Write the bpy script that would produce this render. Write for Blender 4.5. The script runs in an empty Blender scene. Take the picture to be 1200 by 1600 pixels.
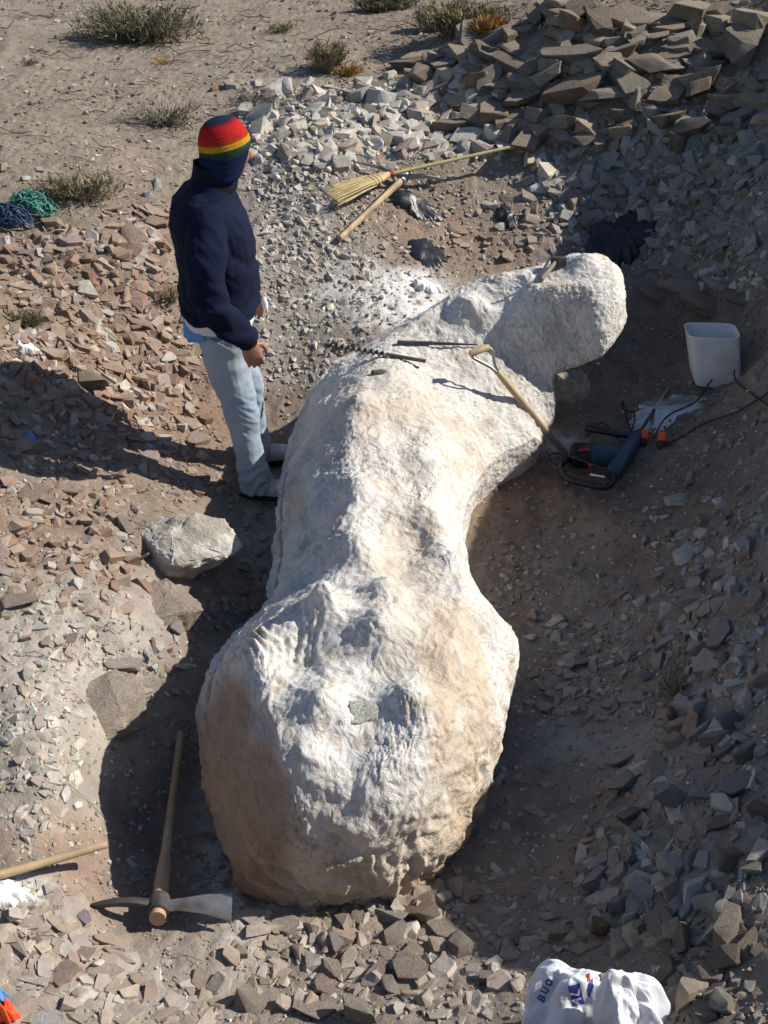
import bpy, bmesh, math, random
import numpy as np
from mathutils import Vector, Matrix, Quaternion
from mathutils.bvhtree import BVHTree
random.seed(7)
RNG = np.random.default_rng(11)
SC = bpy.context.scene
COL = SC.collection
PI = math.pi

# ---------------------------------------------------------------- camera, light, exposure
PITCH = math.radians(37.0)
CAMZ = 2.9
FPX = 1600.0
cam_data = bpy.data.cameras.new("camera")
cam = bpy.data.objects.new("camera", cam_data)
COL.objects.link(cam)
cam_data.sensor_fit = 'VERTICAL'
cam_data.sensor_height = 36.0
cam_data.sensor_width = 27.0
cam_data.lens = 36.0
cam_data.clip_start = 0.05
cam_data.clip_end = 2000
cam.location = (0, 0, CAMZ)
cam.rotation_euler = (PI / 2 - PITCH, 0, 0)
SC.camera = cam

SUN_EL = math.radians(37.0)
SUN_AZ = math.radians(13.0)        # angle from +X towards +Y (the far side)
SUNV = Vector((math.cos(SUN_EL) * math.cos(SUN_AZ), math.cos(SUN_EL) * math.sin(SUN_AZ), math.sin(SUN_EL)))
sl = bpy.data.lights.new("sun", 'SUN')
sun = bpy.data.objects.new("sun", sl)
COL.objects.link(sun)
sl.energy = 4.6
sl.angle = math.radians(0.53)
sl.color = (1.0, 0.945, 0.86)
sun.rotation_euler = SUNV.to_track_quat('Z', 'Y').to_euler()
sun.location = (6, 2, 8)

world = bpy.data.worlds.new("World")
SC.world = world
world.use_nodes = True
wn = world.node_tree
wn.nodes.clear()
sky = wn.nodes.new('ShaderNodeTexSky')
sky.sky_type = 'NISHITA'
sky.sun_disc = False
sky.sun_elevation = SUN_EL
sky.sun_rotation = PI / 2 - SUN_AZ
sky.altitude = 1200
bg = wn.nodes.new('ShaderNodeBackground')
bg.inputs['Strength'].default_value = 0.085
wo = wn.nodes.new('ShaderNodeOutputWorld')
wn.links.new(sky.outputs[0], bg.inputs['Color'])
wn.links.new(bg.outputs[0], wo.inputs['Surface'])
SC.view_settings.view_transform = 'Standard'
SC.view_settings.look = 'None'
SC.view_settings.exposure = 0.38
SC.view_settings.gamma = 1.0
SC.view_settings.use_curve_mapping = False

# ---------------------------------------------------------------- numeric helpers
_perm = np.random.default_rng(5).permutation(256).astype(np.int64)
_perm = np.concatenate([_perm, _perm, _perm])
_grad = np.random.default_rng(6).normal(size=(256, 3))
_grad /= np.linalg.norm(_grad, axis=1)[:, None]

def pn(x, y, z):
    """gradient noise, about -0.8..0.8"""
    x, y, z = np.broadcast_arrays(np.asarray(x, float), np.asarray(y, float), np.asarray(z, float))
    xi = np.floor(x).astype(np.int64); yi = np.floor(y).astype(np.int64); zi = np.floor(z).astype(np.int64)
    xf = x - xi; yf = y - yi; zf = z - zi
    u = xf**3 * (xf * (xf * 6 - 15) + 10); v = yf**3 * (yf * (yf * 6 - 15) + 10); w = zf**3 * (zf * (zf * 6 - 15) + 10)
    xi &= 255; yi &= 255; zi &= 255
    def g(a, b, c):
        h = _perm[_perm[_perm[(xi + a) & 255] + ((yi + b) & 255)] + ((zi + c) & 255)] & 255
        G = _grad[h]
        return G[..., 0] * (xf - a) + G[..., 1] * (yf - b) + G[..., 2] * (zf - c)
    l = lambda a, b, t: a + (b - a) * t
    r = l(l(l(g(0,0,0), g(1,0,0), u), l(g(0,1,0), g(1,1,0), u), v),
          l(l(g(0,0,1), g(1,0,1), u), l(g(0,1,1), g(1,1,1), u), v), w)
    return r * 1.6

def fbm(x, y, z, octaves=4, gain=0.5, lac=2.03):
    s = 0; a = 1.0; n = 0
    for i in range(octaves):
        s = s + a * pn(x, y, z + 7.3 * i); n += a
        x = x * lac; y = y * lac; z = z * lac; a *= gain
    return s / n * 1.3

def ridged(x, y, z, octaves=3):
    s = 0; a = 1.0; n = 0
    for i in range(octaves):
        s = s + a * (1 - 2 * np.abs(pn(x, y, z + 3.1 * i))); n += a
        x = x * 2.1; y = y * 2.1; z = z * 2.1; a *= 0.5
    return s / n

def sstep(a, b, x):
    t = np.clip((x - a) / (b - a), 0, 1)
    return t * t * (3 - 2 * t)

CT, ST = math.cos(PITCH), math.sin(PITCH)
def ray(px, py):
    px = np.asarray(px, float); py = np.asarray(py, float)
    a = (px - 600) / FPX; b = (800 - py) / FPX
    return a, CT + b * ST, -ST + b * CT            # direction with depth 1
def at(px, py, z):
    dx, dy, dz = ray(px, py)
    t = (z - CAMZ) / dz
    return np.stack([dx * t, dy * t, np.zeros_like(dx * t) + z], -1)
def depth_of(p):
    p = np.asarray(p)
    return p[..., 1] * CT + (CAMZ - p[..., 2]) * ST
def project(p):
    p = np.asarray(p, float)
    d = depth_of(p)
    up = p[..., 1] * ST + (p[..., 2] - CAMZ) * CT
    return 600 + FPX * p[..., 0] / d, 800 - FPX * up / d

# ---------------------------------------------------------------- the lie of the land
GP = [  # photo column, photo row, height in metres: surveyed points, turned into plan positions
 (0,0,1.0),(300,0,1.0),(600,0,1.05),(900,0,1.3),(1200,-20,1.6),
 (0,100,1.0),(300,100,.99),(500,90,1.0),
 (640,100,1.0),(750,62,1.18),(900,55,1.32),(1050,45,1.38),(1200,30,1.46),
 (700,170,.9),(800,150,1.0),(950,150,1.08),(1100,150,1.12),(1200,150,1.2),
 (700,260,.72),(850,250,.74),(950,250,.78),(1050,250,.86),(1200,250,1.0),
 (900,350,.5),(1000,340,.55),(1100,340,.66),(1200,340,.84),
 (500,250,.84),(500,150,.97),(380,200,.9),(400,350,.62),(480,450,.42),(560,500,.34),(430,600,.14),(400,750,-.01),(450,700,-.03),
 (650,350,.52),(750,380,.42),(620,460,.38),(850,400,.4),
 (0,250,.95),(150,300,.88),(0,400,.78),(200,400,.72),(0,550,.62),(150,550,.46),(270,600,.24),(280,450,.55),
 (0,700,.45),(200,700,.22),(330,720,.06),(0,850,.38),(200,850,.22),(290,850,.12),(380,850,-.06),
 (0,1000,.34),(200,1000,.22),(265,1000,.12),(330,980,-.08),(0,1150,.32),(140,1150,.24),(225,1110,.02),
 (0,1250,.30),(130,1250,.21),(110,1330,.17),(200,1300,-.09),(300,1300,-.1),(300,1370,-.08),(110,1400,.15),(180,1430,.03),(250,1460,.02),(380,1450,0.03),
 (0,1500,.17),(200,1500,.05),(400,1500,.02),(0,1600,.22),(300,1600,.12),(600,1600,.14),(600,1480,.03),(800,1600,.26),(780,1450,.06),
 (1000,1600,.46),(1200,1600,.66),(1200,1450,.62),(1000,1450,.33),(1200,1300,.58),(1000,1300,.24),(850,1300,-.02),(770,1250,-.06),
 (850,1150,-.07),(950,1100,.0),(1050,1100,.15),(1200,1100,.52),(850,950,-.04),(950,950,.03),(1050,900,.18),(1200,900,.55),
 (800,800,-.03),(900,800,.01),(1000,800,.1),(1100,800,.26),(1200,800,.5),(820,700,.02),(950,700,.06),(1050,680,.12),(1200,650,.46),
 (950,600,.06),(1080,606,.14),(1118,585,.17),(1160,606,.19),(1200,550,.46),(1000,500,.15),(1100,500,.25),(1150,470,.42),(950,430,.3),(1100,400,.5),(1200,400,.68)]
WP = [(-.05,2.2,-.06),(.0,3.0,-.06),(.15,3.8,0.0),(.5,4.4,.05),(.9,4.9,.1),(.3,5.0,.28),
 (1.5,1.1,.9),(2.1,.6,1.25),(2.15,1.4,1.42),(2.15,2.3,1.5),(2.15,3.2,1.40),(2.25,4.1,1.30),(2.6,5.1,1.48),(2.75,6.0,1.74),(3.1,7.0,2.0),(3.7,7.8,2.1),(4.6,3,1.5),(4.8,6,2.0),(5.2,9,1.9),(3.4,2,1.5),
 (0,0,1.2),(0,.7,.62),(-1.5,0,1.0),(1.5,0,1.5),(0,-2,1.4),(-2.5,-1,1.2),(3,-1,1.6),(-1.6,1.0,.4),(1.0,.7,.9),
 (-2.6,4,.95),(-2.3,2.6,.66),(-2.1,1.6,.5),(-3.6,5,1.0),(-3.4,3,.9),(-3.6,8,1.05),(-6,6,1.1),(-5,1,1.1),(0,13,1.15),(-4,13,1.15),(4,13,1.5),(6,0,1.5),(-6,12,1.1),(7,12,1.5)]
_pts = np.array([tuple(at(a, b, c)) for a, b, c in GP] + WP)
def _tps(r2):
    return 0.5 * r2 * np.log(r2 + 1e-9)
_P = _pts[:, :2]; _n = len(_P)
_K = _tps(((_P[:, None] - _P[None]) ** 2).sum(-1)) + np.eye(_n) * 0.004
_A = np.zeros((_n + 3, _n + 3)); _A[:_n, :_n] = _K; _A[:_n, _n] = 1; _A[:_n, _n + 1:] = _P
_A[_n:, :_n] = _A[:_n, _n:].T
_w = np.linalg.solve(_A, np.concatenate([_pts[:, 2], np.zeros(3)]))
def tps_eval(x, y):
    sh = x.shape; x = x.ravel(); y = y.ravel(); out = np.empty_like(x)
    for i in range(0, len(x), 40000):
        a = x[i:i+40000]; b = y[i:i+40000]
        k = _tps((a[:, None] - _P[None, :, 0])**2 + (b[:, None] - _P[None, :, 1])**2)
        out[i:i+40000] = k @ _w[:_n] + _w[_n] + _w[_n+1] * a + _w[_n+2] * b
    return out.reshape(sh)
GX0, GX1, GY0, GY1, GS = -7.0, 8.0, -4.0, 15.0, 0.05
_gx = np.arange(GX0, GX1 + 1e-6, GS); _gy = np.arange(GY0, GY1 + 1e-6, GS)
_mx, _my = np.meshgrid(_gx, _gy, indexing='ij')
_G = tps_eval(_mx, _my)
_G += 0.025 * fbm(_mx * 1.7, _my * 1.7, 0.5 + 0 * _mx, 3)
# low natural ledges in the left bank
_G += 0.045 * sstep(.55, 1.0, _mx) * sstep(5.6, 5.0, _my) * ridged(_mx * 2.1, _my * 1.6 + _mx, 6.0 + 0 * _mx, 3)
_G += 0.03 * sstep(-0.7, -1.1, _mx) * (ridged(_mx * 2.3 + _my * 1.2, _my * 2.6, 4.0 + 0 * _mx, 2)) * sstep(5.2, 4.4, _my)
def H(x, y):
    x = np.asarray(x, float); y = np.asarray(y, float)
    fx = np.clip((x - GX0) / GS, 0, len(_gx) - 1.001); fy = np.clip((y - GY0) / GS, 0, len(_gy) - 1.001)
    i = fx.astype(int); j = fy.astype(int); u = fx - i; v = fy - j
    return (_G[i, j] * (1-u) * (1-v) + _G[i+1, j] * u * (1-v) + _G[i, j+1] * (1-u) * v + _G[i+1, j+1] * u * v)
def Hn(x, y, e=0.06):
    nx = -(H(x + e, y) - H(x - e, y)) / (2 * e); ny = -(H(x, y + e) - H(x, y - e)) / (2 * e)
    n = np.stack([nx, ny, np.ones_like(nx)], -1)
    return n / np.linalg.norm(n, axis=-1, keepdims=True)
def hit(px, py):
    """where the line of sight through a photo pixel meets the ground"""
    dx, dy, dz = ray(px, py)
    dx, dy, dz = np.broadcast_arrays(dx, dy, dz)
    t = np.full(dx.shape, 0.8); lo = t.copy(); done = np.zeros(dx.shape, bool); hi = np.full(dx.shape, 14.0)
    for k in range(330):
        tn = t + 0.04
        below = (CAMZ + dz * tn) < H(dx * tn, dy * tn)
        new = below & ~done
        lo[new] = t[new]; hi[new] = tn[new]; done |= below
        t = tn
        if done.all(): break
    for k in range(12):
        m = 0.5 * (lo + hi); b = (CAMZ + dz * m) < H(dx * m, dy * m)
        hi = np.where(b, m, hi); lo = np.where(b, lo, m)
    return np.stack([dx * hi, dy * hi, H(dx * hi, dy * hi)], -1)

# ---------------------------------------------------------------- object helpers
def tag(o, label=None, cat=None, group=None, kind=None):
    if label: o['label'] = label
    if cat: o['category'] = cat
    if group: o['group'] = group
    if kind: o['kind'] = kind
    return o
def mesh_from(name, V, F, mat=None, smooth=False, col=None, angle=None):
    me = bpy.data.meshes.new(name)
    V = np.asarray(V, dtype=np.float32)
    if isinstance(F, np.ndarray):
        k = F.shape[1]
        me.vertices.add(len(V)); me.vertices.foreach_set('co', V.ravel())
        me.loops.add(F.size); me.loops.foreach_set('vertex_index', F.astype(np.int32).ravel())
        me.polygons.add(len(F)); me.polygons.foreach_set('loop_start', (np.arange(len(F)) * k).astype(np.int32))
        me.update(calc_edges=True)
    else:
        me.from_pydata([tuple(v) for v in V], [], [tuple(f) for f in F])
        me.update()
    me.polygons.foreach_set('use_smooth', np.full(len(me.polygons), bool(smooth)))
    if smooth:
        if angle: me.set_sharp_from_angle(angle=math.radians(angle))
    if col is not None:
        a = me.color_attributes.new('Col', 'FLOAT_COLOR', 'POINT')
        c = np.ones((len(V), 4), np.float32); c[:, :3] = col
        a.data.foreach_set('color', c.ravel())
    if mat: me.materials.append(mat)
    return me
def link(name, me, parent=None):
    o = bpy.data.objects.new(name, me); COL.objects.link(o)
    if parent is not None: o.parent = parent
    return o
def empty(name, loc=(0, 0, 0), rz=0.0, rot=None):
    o = bpy.data.objects.new(name, None); COL.objects.link(o)
    o.location = loc; o.empty_display_size = 0.05
    if rot is not None:
        o.rotation_mode = 'QUATERNION'; o.rotation_quaternion = rot
    else: o.rotation_euler = (0, 0, rz)
    return o

class MB:
    """collects shapes in local coordinates and links them as one mesh"""
    def __init__(s): s.v = []; s.f = []
    def add(s, V, F):
        n = len(s.v); s.v += [tuple(v) for v in V]; s.f += [tuple(i + n for i in f) for f in F]; return s
    def loft(s, rings, n=16, cap=True, p=2.0):
        """rings: (centre, u, v, ru, rv)"""
        V = []; F = []
        for c, u, v, ru, rv in rings:
            c = Vector(c); u = Vector(u); v = Vector(v)
            for k in range(n):
                a = 2 * PI * k / n; ca = math.cos(a); sa = math.sin(a)
                ca = math.copysign(abs(ca) ** (2 / p), ca); sa = math.copysign(abs(sa) ** (2 / p), sa)
                V.append(c + u * (ru * ca) + v * (rv * sa))
        for i in range(len(rings) - 1):
            for k in range(n):
                a = i * n + k; b = i * n + (k + 1) % n
                F.append((a, b, b + n, a + n))
        if cap:
            F.append(tuple(range(n))[::-1]); F.append(tuple(range((len(rings) - 1) * n, len(rings) * n)))
        return s.add(V, F)
    def tube(s, pts, r, n=10, flat=1.0, ref=None, cap=True, p=2.0):
        pts = [Vector(q) for q in pts]
        if not hasattr(r, '__len__'): r = [r] * len(pts)
        rings = []; u = None
        for i, q in enumerate(pts):
            t = (pts[min(i + 1, len(pts) - 1)] - pts[max(i - 1, 0)]).normalized()
            if u is None:
                a = Vector(ref) if ref else (Vector((0, 0, 1)) if abs(t.z) < 0.9 else Vector((1, 0, 0)))
                u = (a - t * a.dot(t)).normalized()
            else: u = (u - t * u.dot(t)).normalized()
            v = t.cross(u)
            rings.append((q, u, v, r[i], r[i] * flat))
        return s.loft(rings, n, cap, p)
    def box(s, c, size, M=None, taper=1.0):
        x, y, z = [a / 2 for a in size]
        V = [Vector((sx * x * (taper if sz > 0 else 1), sy * y * (taper if sz > 0 else 1), sz * z)) for sz in (-1, 1) for sy in (-1, 1) for sx in (-1, 1)]
        if M is not None: V = [M @ v for v in V]
        V = [v + Vector(c) for v in V]
        return s.add(V, [(0,2,3,1),(4,5,7,6),(0,1,5,4),(2,6,7,3),(0,4,6,2),(1,3,7,5)])
    def build(s, name, mat, parent=None, smooth=True, bevel=0.0, angle=35, subdiv=0):
        me = bpy.data.meshes.new(name)
        me.from_pydata(s.v, [], s.f)
        bm = bmesh.new(); bm.from_mesh(me)
        bmesh.ops.recalc_face_normals(bm, faces=bm.faces)
        if bevel > 0:
            es = [e for e in bm.edges if len(e.link_faces) == 2 and e.calc_face_angle(0) > math.radians(35)]
            bmesh.ops.bevel(bm, geom=es, offset=bevel, segments=2, affect='EDGES', clamp_overlap=True)
        bm.to_mesh(me); bm.free()
        if smooth:
            me.polygons.foreach_set('use_smooth', np.ones(len(me.polygons), bool)); me.set_sharp_from_angle(angle=math.radians(angle))
        me.materials.append(mat)
        return link(name, me, parent)

def smooth_path(pts, n=8):
    pts = [Vector(p) for p in pts]; out = []
    P = [pts[0]] + pts + [pts[-1]]
    for i in range(1, len(P) - 2):
        for k in range(n):
            t = k / n
            out.append(0.5 * ((2 * P[i]) + (P[i+1] - P[i-1]) * t + (2*P[i-1] - 5*P[i] + 4*P[i+1] - P[i+2]) * t*t + (3*P[i] - P[i-1] - 3*P[i+1] + P[i+2]) * t**3))
    out.append(pts[-1]); return out

def remesh(mb, voxel, it=2):
    """fuse overlapping closed shapes into one continuous surface"""
    me = bpy.data.meshes.new('tmp'); me.from_pydata(mb.v, [], mb.f)
    bm = bmesh.new(); bm.from_mesh(me); bmesh.ops.recalc_face_normals(bm, faces=bm.faces); bm.to_mesh(me); bm.free()
    o = bpy.data.objects.new('tmp', me); COL.objects.link(o)
    m = o.modifiers.new('r', 'REMESH'); m.mode = 'VOXEL'; m.voxel_size = voxel; m.adaptivity = 0
    if it:
        s = o.modifiers.new('s', 'SMOOTH'); s.factor = 0.5; s.iterations = it
    dg = bpy.context.evaluated_depsgraph_get(); dg.update()
    ev = o.evaluated_get(dg)
    out = bpy.data.meshes.new_from_object(ev)
    bpy.data.objects.remove(o); bpy.data.meshes.remove(me)
    return out
def co_of(me):
    a = np.empty(len(me.vertices) * 3, np.float32); me.vertices.foreach_get('co', a); return a.reshape(-1, 3).astype(float)
def no_of(me):
    a = np.empty(len(me.vertices) * 3, np.float32); me.vertices.foreach_get('normal', a); return a.reshape(-1, 3).astype(float)
def set_co(me, c):
    me.vertices.foreach_set('co', np.asarray(c, np.float32).ravel()); me.update()

# ---------------------------------------------------------------- materials
def new_mat(name):
    m = bpy.data.materials.new(name); m.use_nodes = True
    nt = m.node_tree; b = nt.nodes['Principled BSDF']
    return m, nt, b
def surf(name, color=None, rough=0.8, metal=0.0, var=0.25, scale=12.0, bump=0.3, bscale=40.0, bdist=0.004,
         attr=None, objcol=False, coat=0.0, spec=0.5, trans=0.0, alpha=1.0, tint=None, aniso=(1, 1, 1), coord='Object', bump2=None, dust=0, distort=.3, veins=None):
    """base colour (plain, from a colour attribute, or the object's own) broken up by noise, with fine relief"""
    m, nt, b = new_mat(name); N = nt.nodes; L = nt.links
    tc = N.new('ShaderNodeTexCoord'); mp = N.new('ShaderNodeMapping'); mp.inputs['Scale'].default_value = aniso
    L.new(tc.outputs[coord], mp.inputs['Vector'])
    nz = N.new('ShaderNodeTexNoise'); nz.inputs['Scale'].default_value = scale; nz.inputs['Detail'].default_value = 6; nz.inputs['Roughness'].default_value = 0.65
    L.new(mp.outputs[0], nz.inputs['Vector'])
    if attr:
        src = N.new('ShaderNodeAttribute'); src.attribute_name = attr; cout = src.outputs['Color']
    elif objcol:
        src = N.new('ShaderNodeObjectInfo'); cout = src.outputs['Color']
    else:
        src = N.new('ShaderNodeRGB'); src.outputs[0].default_value = (*color, 1); cout = src.outputs[0]
    mr = N.new('ShaderNodeMapRange'); mr.inputs['From Min'].default_value = 0.25; mr.inputs['From Max'].default_value = 0.75
    mr.inputs['To Min'].default_value = 1 - var; mr.inputs['To Max'].default_value = 1 + var
    L.new(nz.outputs['Fac'], mr.inputs['Value'])
    mul = N.new('ShaderNodeVectorMath'); mul.operation = 'SCALE'
    L.new(cout, mul.inputs[0]); L.new(mr.outputs[0], mul.inputs['Scale'])
    last = mul.outputs[0]
    if tint:                                   # second colour in patches
        tcol, tscale, tlo, thi = tint
        n2 = N.new('ShaderNodeTexNoise'); n2.inputs['Scale'].default_value = tscale; n2.inputs['Detail'].default_value = 5
        L.new(mp.outputs[0], n2.inputs['Vector'])
        r2 = N.new('ShaderNodeMapRange'); r2.inputs['From Min'].default_value = tlo; r2.inputs['From Max'].default_value = thi
        L.new(n2.outputs['Fac'], r2.inputs['Value'])
        mx = N.new('ShaderNodeMix'); mx.data_type = 'RGBA'
        L.new(r2.outputs[0], mx.inputs['Factor']); L.new(last, mx.inputs[6]); mx.inputs[7].default_value = (*tcol, 1)
        last = mx.outputs[2]
    if veins:                                   # vein colour mixed into the smear creases
        nv = N.new('ShaderNodeTexNoise'); nv.inputs['Scale'].default_value = bump2[0]; nv.inputs['Detail'].default_value = 4; nv.inputs['Distortion'].default_value = distort
        L.new(mp.outputs[0], nv.inputs['Vector'])
        rv = N.new('ShaderNodeMapRange'); rv.inputs['From Min'].default_value = .44; rv.inputs['From Max'].default_value = .34; rv.inputs['To Max'].default_value = .5
        L.new(nv.outputs['Fac'], rv.inputs['Value'])
        mv = N.new('ShaderNodeMix'); mv.data_type = 'RGBA'; L.new(rv.outputs[0], mv.inputs['Factor']); L.new(last, mv.inputs[6]); mv.inputs[7].default_value = (*veins, 1)
        last = mv.outputs[2]
    if dust:                                    # dust lies on what faces the sky, in patches
        ge = N.new('ShaderNodeNewGeometry'); sp_ = N.new('ShaderNodeSeparateXYZ'); L.new(ge.outputs['Normal'], sp_.inputs[0])
        nd = N.new('ShaderNodeTexNoise'); nd.inputs['Scale'].default_value = 14; nd.inputs['Detail'].default_value = 5
        L.new(tc.outputs['Object'] if not objcol else ge.outputs['Position'], nd.inputs['Vector'])
        ad_ = N.new('ShaderNodeMath'); ad_.operation = 'MULTIPLY_ADD'; L.new(nd.outputs['Fac'], ad_.inputs[0]); ad_.inputs[1].default_value = 1.6; L.new(sp_.outputs['Z'], ad_.inputs[2])
        rd = N.new('ShaderNodeMapRange'); rd.inputs['From Min'].default_value = 1.1; rd.inputs['From Max'].default_value = 2.1; rd.inputs['To Max'].default_value = dust
        L.new(ad_.outputs[0], rd.inputs['Value'])
        md = N.new('ShaderNodeMix'); md.data_type = 'RGBA'; L.new(rd.outputs[0], md.inputs['Factor']); L.new(last, md.inputs[6]); md.inputs[7].default_value = (.34, .285, .23, 1)
        last = md.outputs[2]
    L.new(last, b.inputs['Base Color'])
    b.inputs['Roughness'].default_value = rough; b.inputs['Metallic'].default_value = metal
    b.inputs['Specular IOR Level'].default_value = spec
    b.inputs['Coat Weight'].default_value = coat
    b.inputs['Transmission Weight'].default_value = trans
    b.inputs['Alpha'].default_value = alpha
    if bump > 0:
        n3 = N.new('ShaderNodeTexNoise'); n3.inputs['Scale'].default_value = bscale; n3.inputs['Detail'].default_value = 8; n3.inputs['Roughness'].default_value = 0.7
        if veins: n3.inputs['Distortion'].default_value = 3.2; n3.inputs['Detail'].default_value = 3
        L.new(mp.outputs[0], n3.inputs['Vector'])
        bp = N.new('ShaderNodeBump'); bp.inputs['Strength'].default_value = bump; bp.inputs['Distance'].default_value = bdist
        L.new(n3.outputs['Fac'], bp.inputs['Height'])
        if bump2:
            n4 = N.new('ShaderNodeTexNoise'); n4.inputs['Scale'].default_value = bump2[0]; n4.inputs['Detail'].default_value = 4
            n4.inputs['Distortion'].default_value = distort
            L.new(mp.outputs[0], n4.inputs['Vector'])
            bq = N.new('ShaderNodeBump'); bq.inputs['Strength'].default_value = bump2[1]; bq.inputs['Distance'].default_value = bump2[2]
            L.new(n4.outputs['Fac'], bq.inputs['Height']); L.new(bp.outputs[0], bq.inputs['Normal'])
            bp = bq
        L.new(bp.outputs[0], b.inputs['Normal'])
    return m

M = {}
M['ground'] = surf('ground', attr='Col', rough=1.0, var=0.30, scale=9.0, bump=0.9, bscale=55, bdist=0.012, spec=0.1, bump2=(16, 0.35, 0.02), tint=((.34, .29, .235), 60, .60, .74))
M['stone'] = surf('stone', objcol=True, rough=0.95, var=0.35, scale=7, bump=0.9, bscale=26, bdist=0.02, spec=0.15, tint=((.30, .24, .185), 5, .58, .74), dust=.5, aniso=(1, 1, 3.5))
M['gravel'] = surf('gravel', attr='Col', rough=0.95, var=0.3, scale=30, bump=0.7, bscale=70, bdist=0.005, spec=0.15, dust=.5)
M['plaster'] = surf('plaster', attr='Col', rough=0.9, var=0.13, scale=14, bump=0.7, bscale=48, bdist=0.005, spec=0.15, bump2=(15, 0.68, 0.014), distort=2.4, veins=(.40, .30, .20))
M['wood'] = surf('wood', (.46, .33, .19), rough=0.65, var=0.25, scale=20, bump=0.2, bscale=60, aniso=(1, 1, .12), tint=((.24, .18, .125), 9, .48, .72))
M['ochre_wood'] = surf('ochre_wood', (.40, .26, .155), rough=0.55, var=0.2, scale=20, bump=0.2, bscale=60, aniso=(1, 1, .12), tint=((.42, .34, .25), 12, .5, .75))
M['cane'] = surf('cane', (.42, .37, .17), rough=0.5, var=0.25, scale=20, bump=0.1)
M['grey_wood'] = surf('grey_wood', (.27, .22, .17), rough=0.8, var=0.25, scale=20, bump=0.2, aniso=(1, 1, .15))
M['steel'] = surf('steel', (.36, .35, .34), rough=0.5, metal=0.75, var=0.25, scale=25, bump=0.2, tint=((.18, .12, .08), 14, .55, .75))
M['dark_steel'] = surf('dark_steel', (.085, .08, .075), rough=0.55, metal=0.6, var=0.35, scale=25, bump=0.25, tint=((.26, .22, .18), 18, .55, .75))
M['bright_steel'] = surf('bright_steel', (.62, .62, .6), rough=0.3, metal=0.9, var=0.1, scale=25, bump=0.05)
M['black_plastic'] = surf('black_plastic', (.018, .019, .021), rough=0.42, var=0.3, scale=8, bump=0.1)
M['black_film'] = surf('black_film', (.014, .016, .022), rough=0.38, var=0.3, scale=8, bump=0.35, bscale=18, bdist=.01, tint=((.07, .068, .065), 9, .60, .8))
M['blue_plastic'] = surf('blue_plastic', (.012, .05, .085), rough=0.42, var=0.15, scale=8, bump=0.05, tint=((.12, .12, .12), 10, .58, .8))
M['red_print'] = surf('red_print', (.45, .03, .02), rough=0.5, var=0.1, bump=0)
M['orange'] = surf('orange', (.75, .10, .03), rough=0.4, var=0.1, bump=0)
M['bucket'] = surf('bucket', (.84, .85, .83), rough=0.45, var=0.07, scale=6, bump=0.05, tint=((.58, .55, .49), 5, .58, .75))
M['cable'] = surf('cable', (.012, .012, .013), rough=0.5, var=0.2, bump=0)
M['film'] = surf('clear_film', (.34, .36, .41), rough=0.22, var=0.15, scale=6, bump=0.5, bscale=12, bdist=.01, trans=0.45, alpha=0.75)
M['sack'] = surf('sack', (.76, .78, .82), rough=0.38, var=0.06, scale=6, bump=0.25, bscale=30, bdist=.004)
M['sack_tan'] = surf('sack_tan', (.45, .30, .19), rough=0.5, var=0.15, scale=10, bump=0.2)
M['blue_print'] = surf('blue_print', (.035, .06, .30), rough=0.45, var=0.1, bump=0)
M['white_print'] = surf('white_print', (.78, .79, .82), rough=0.45, var=0.05, bump=0)
M['straw'] = surf('straw', (.60, .47, .23), rough=0.7, var=0.3, scale=20, bump=0.1)
M['paper'] = surf('paper', (.78, .78, .77), rough=0.8, var=0.1, bump=0.3, tint=((.55, .5, .42), 12, .58, .75))
M['blue_paper'] = surf('blue_paper', (.10, .25, .52), rough=0.6, var=0.2, bump=0.2)
M['twig'] = surf('twig', (.20, .165, .125), rough=0.9, var=0.35, scale=9, bump=0.1)
M['leaf_grey'] = surf('leaf_grey', (.19, .175, .105), rough=0.9, var=0.4, scale=9, bump=0)
M['leaf_olive'] = surf('leaf_olive', (.20, .17, .085), rough=0.85, var=0.45, scale=9, bump=0)
M['leaf_gold'] = surf('leaf_gold', (.36, .20, .055), rough=0.85, var=0.4, scale=9, bump=0)
M['grass'] = surf('dry_grass', (.30, .25, .13), rough=0.9, var=0.4, scale=9, bump=0)
M['green_cord'] = surf('green_cord', (.07, .24, .19), rough=0.6, var=0.35, scale=10, bump=0)
M['blue_cord'] = surf('blue_cord', (.02, .05, .12), rough=0.6, var=0.35, scale=10, bump=0)
M['red_cord'] = surf('red_cord', (.5, .02, .04), rough=0.6, var=0.2, bump=0)
M['skin'] = surf('skin', (.36, .17, .10), rough=0.55, var=0.12, scale=18, bump=0.2, bscale=90, bdist=.001)
M['navy'] = surf('navy_fleece', (.005, .009, .028), rough=0.95, var=0.35, scale=9, bump=0.5, bscale=180, bdist=.003, spec=0.2)
M['black_fleece'] = surf('black_fleece', (.008, .009, .018), rough=0.95, var=0.3, scale=20, bump=0.3, bscale=180, bdist=.003, spec=0.2)
M['denim'] = surf('denim', (.30, .36, .43), rough=0.9, var=0.12, scale=6, bump=0.35, bscale=130, bdist=.002, spec=0.2, tint=((.45, .48, .50), 5, .45, .75))
M['sky_cloth'] = surf('sky_cloth', (.13, .30, .58), rough=0.9, var=0.1, scale=10, bump=0.1)
M['knit'] = surf('knit', attr='Col', rough=0.95, var=0.22, scale=40, bump=0.7, bscale=150, bdist=.004, spec=0.1)
M['boot'] = surf('boot', (.44, .45, .46), rough=0.8, var=0.3, scale=20, bump=0.3, tint=((.62, .62, .62), 14, .45, .65))
M['bandage'] = surf('bandage', (.74, .72, .70), rough=0.8, var=0.08, bump=0.1)
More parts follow.
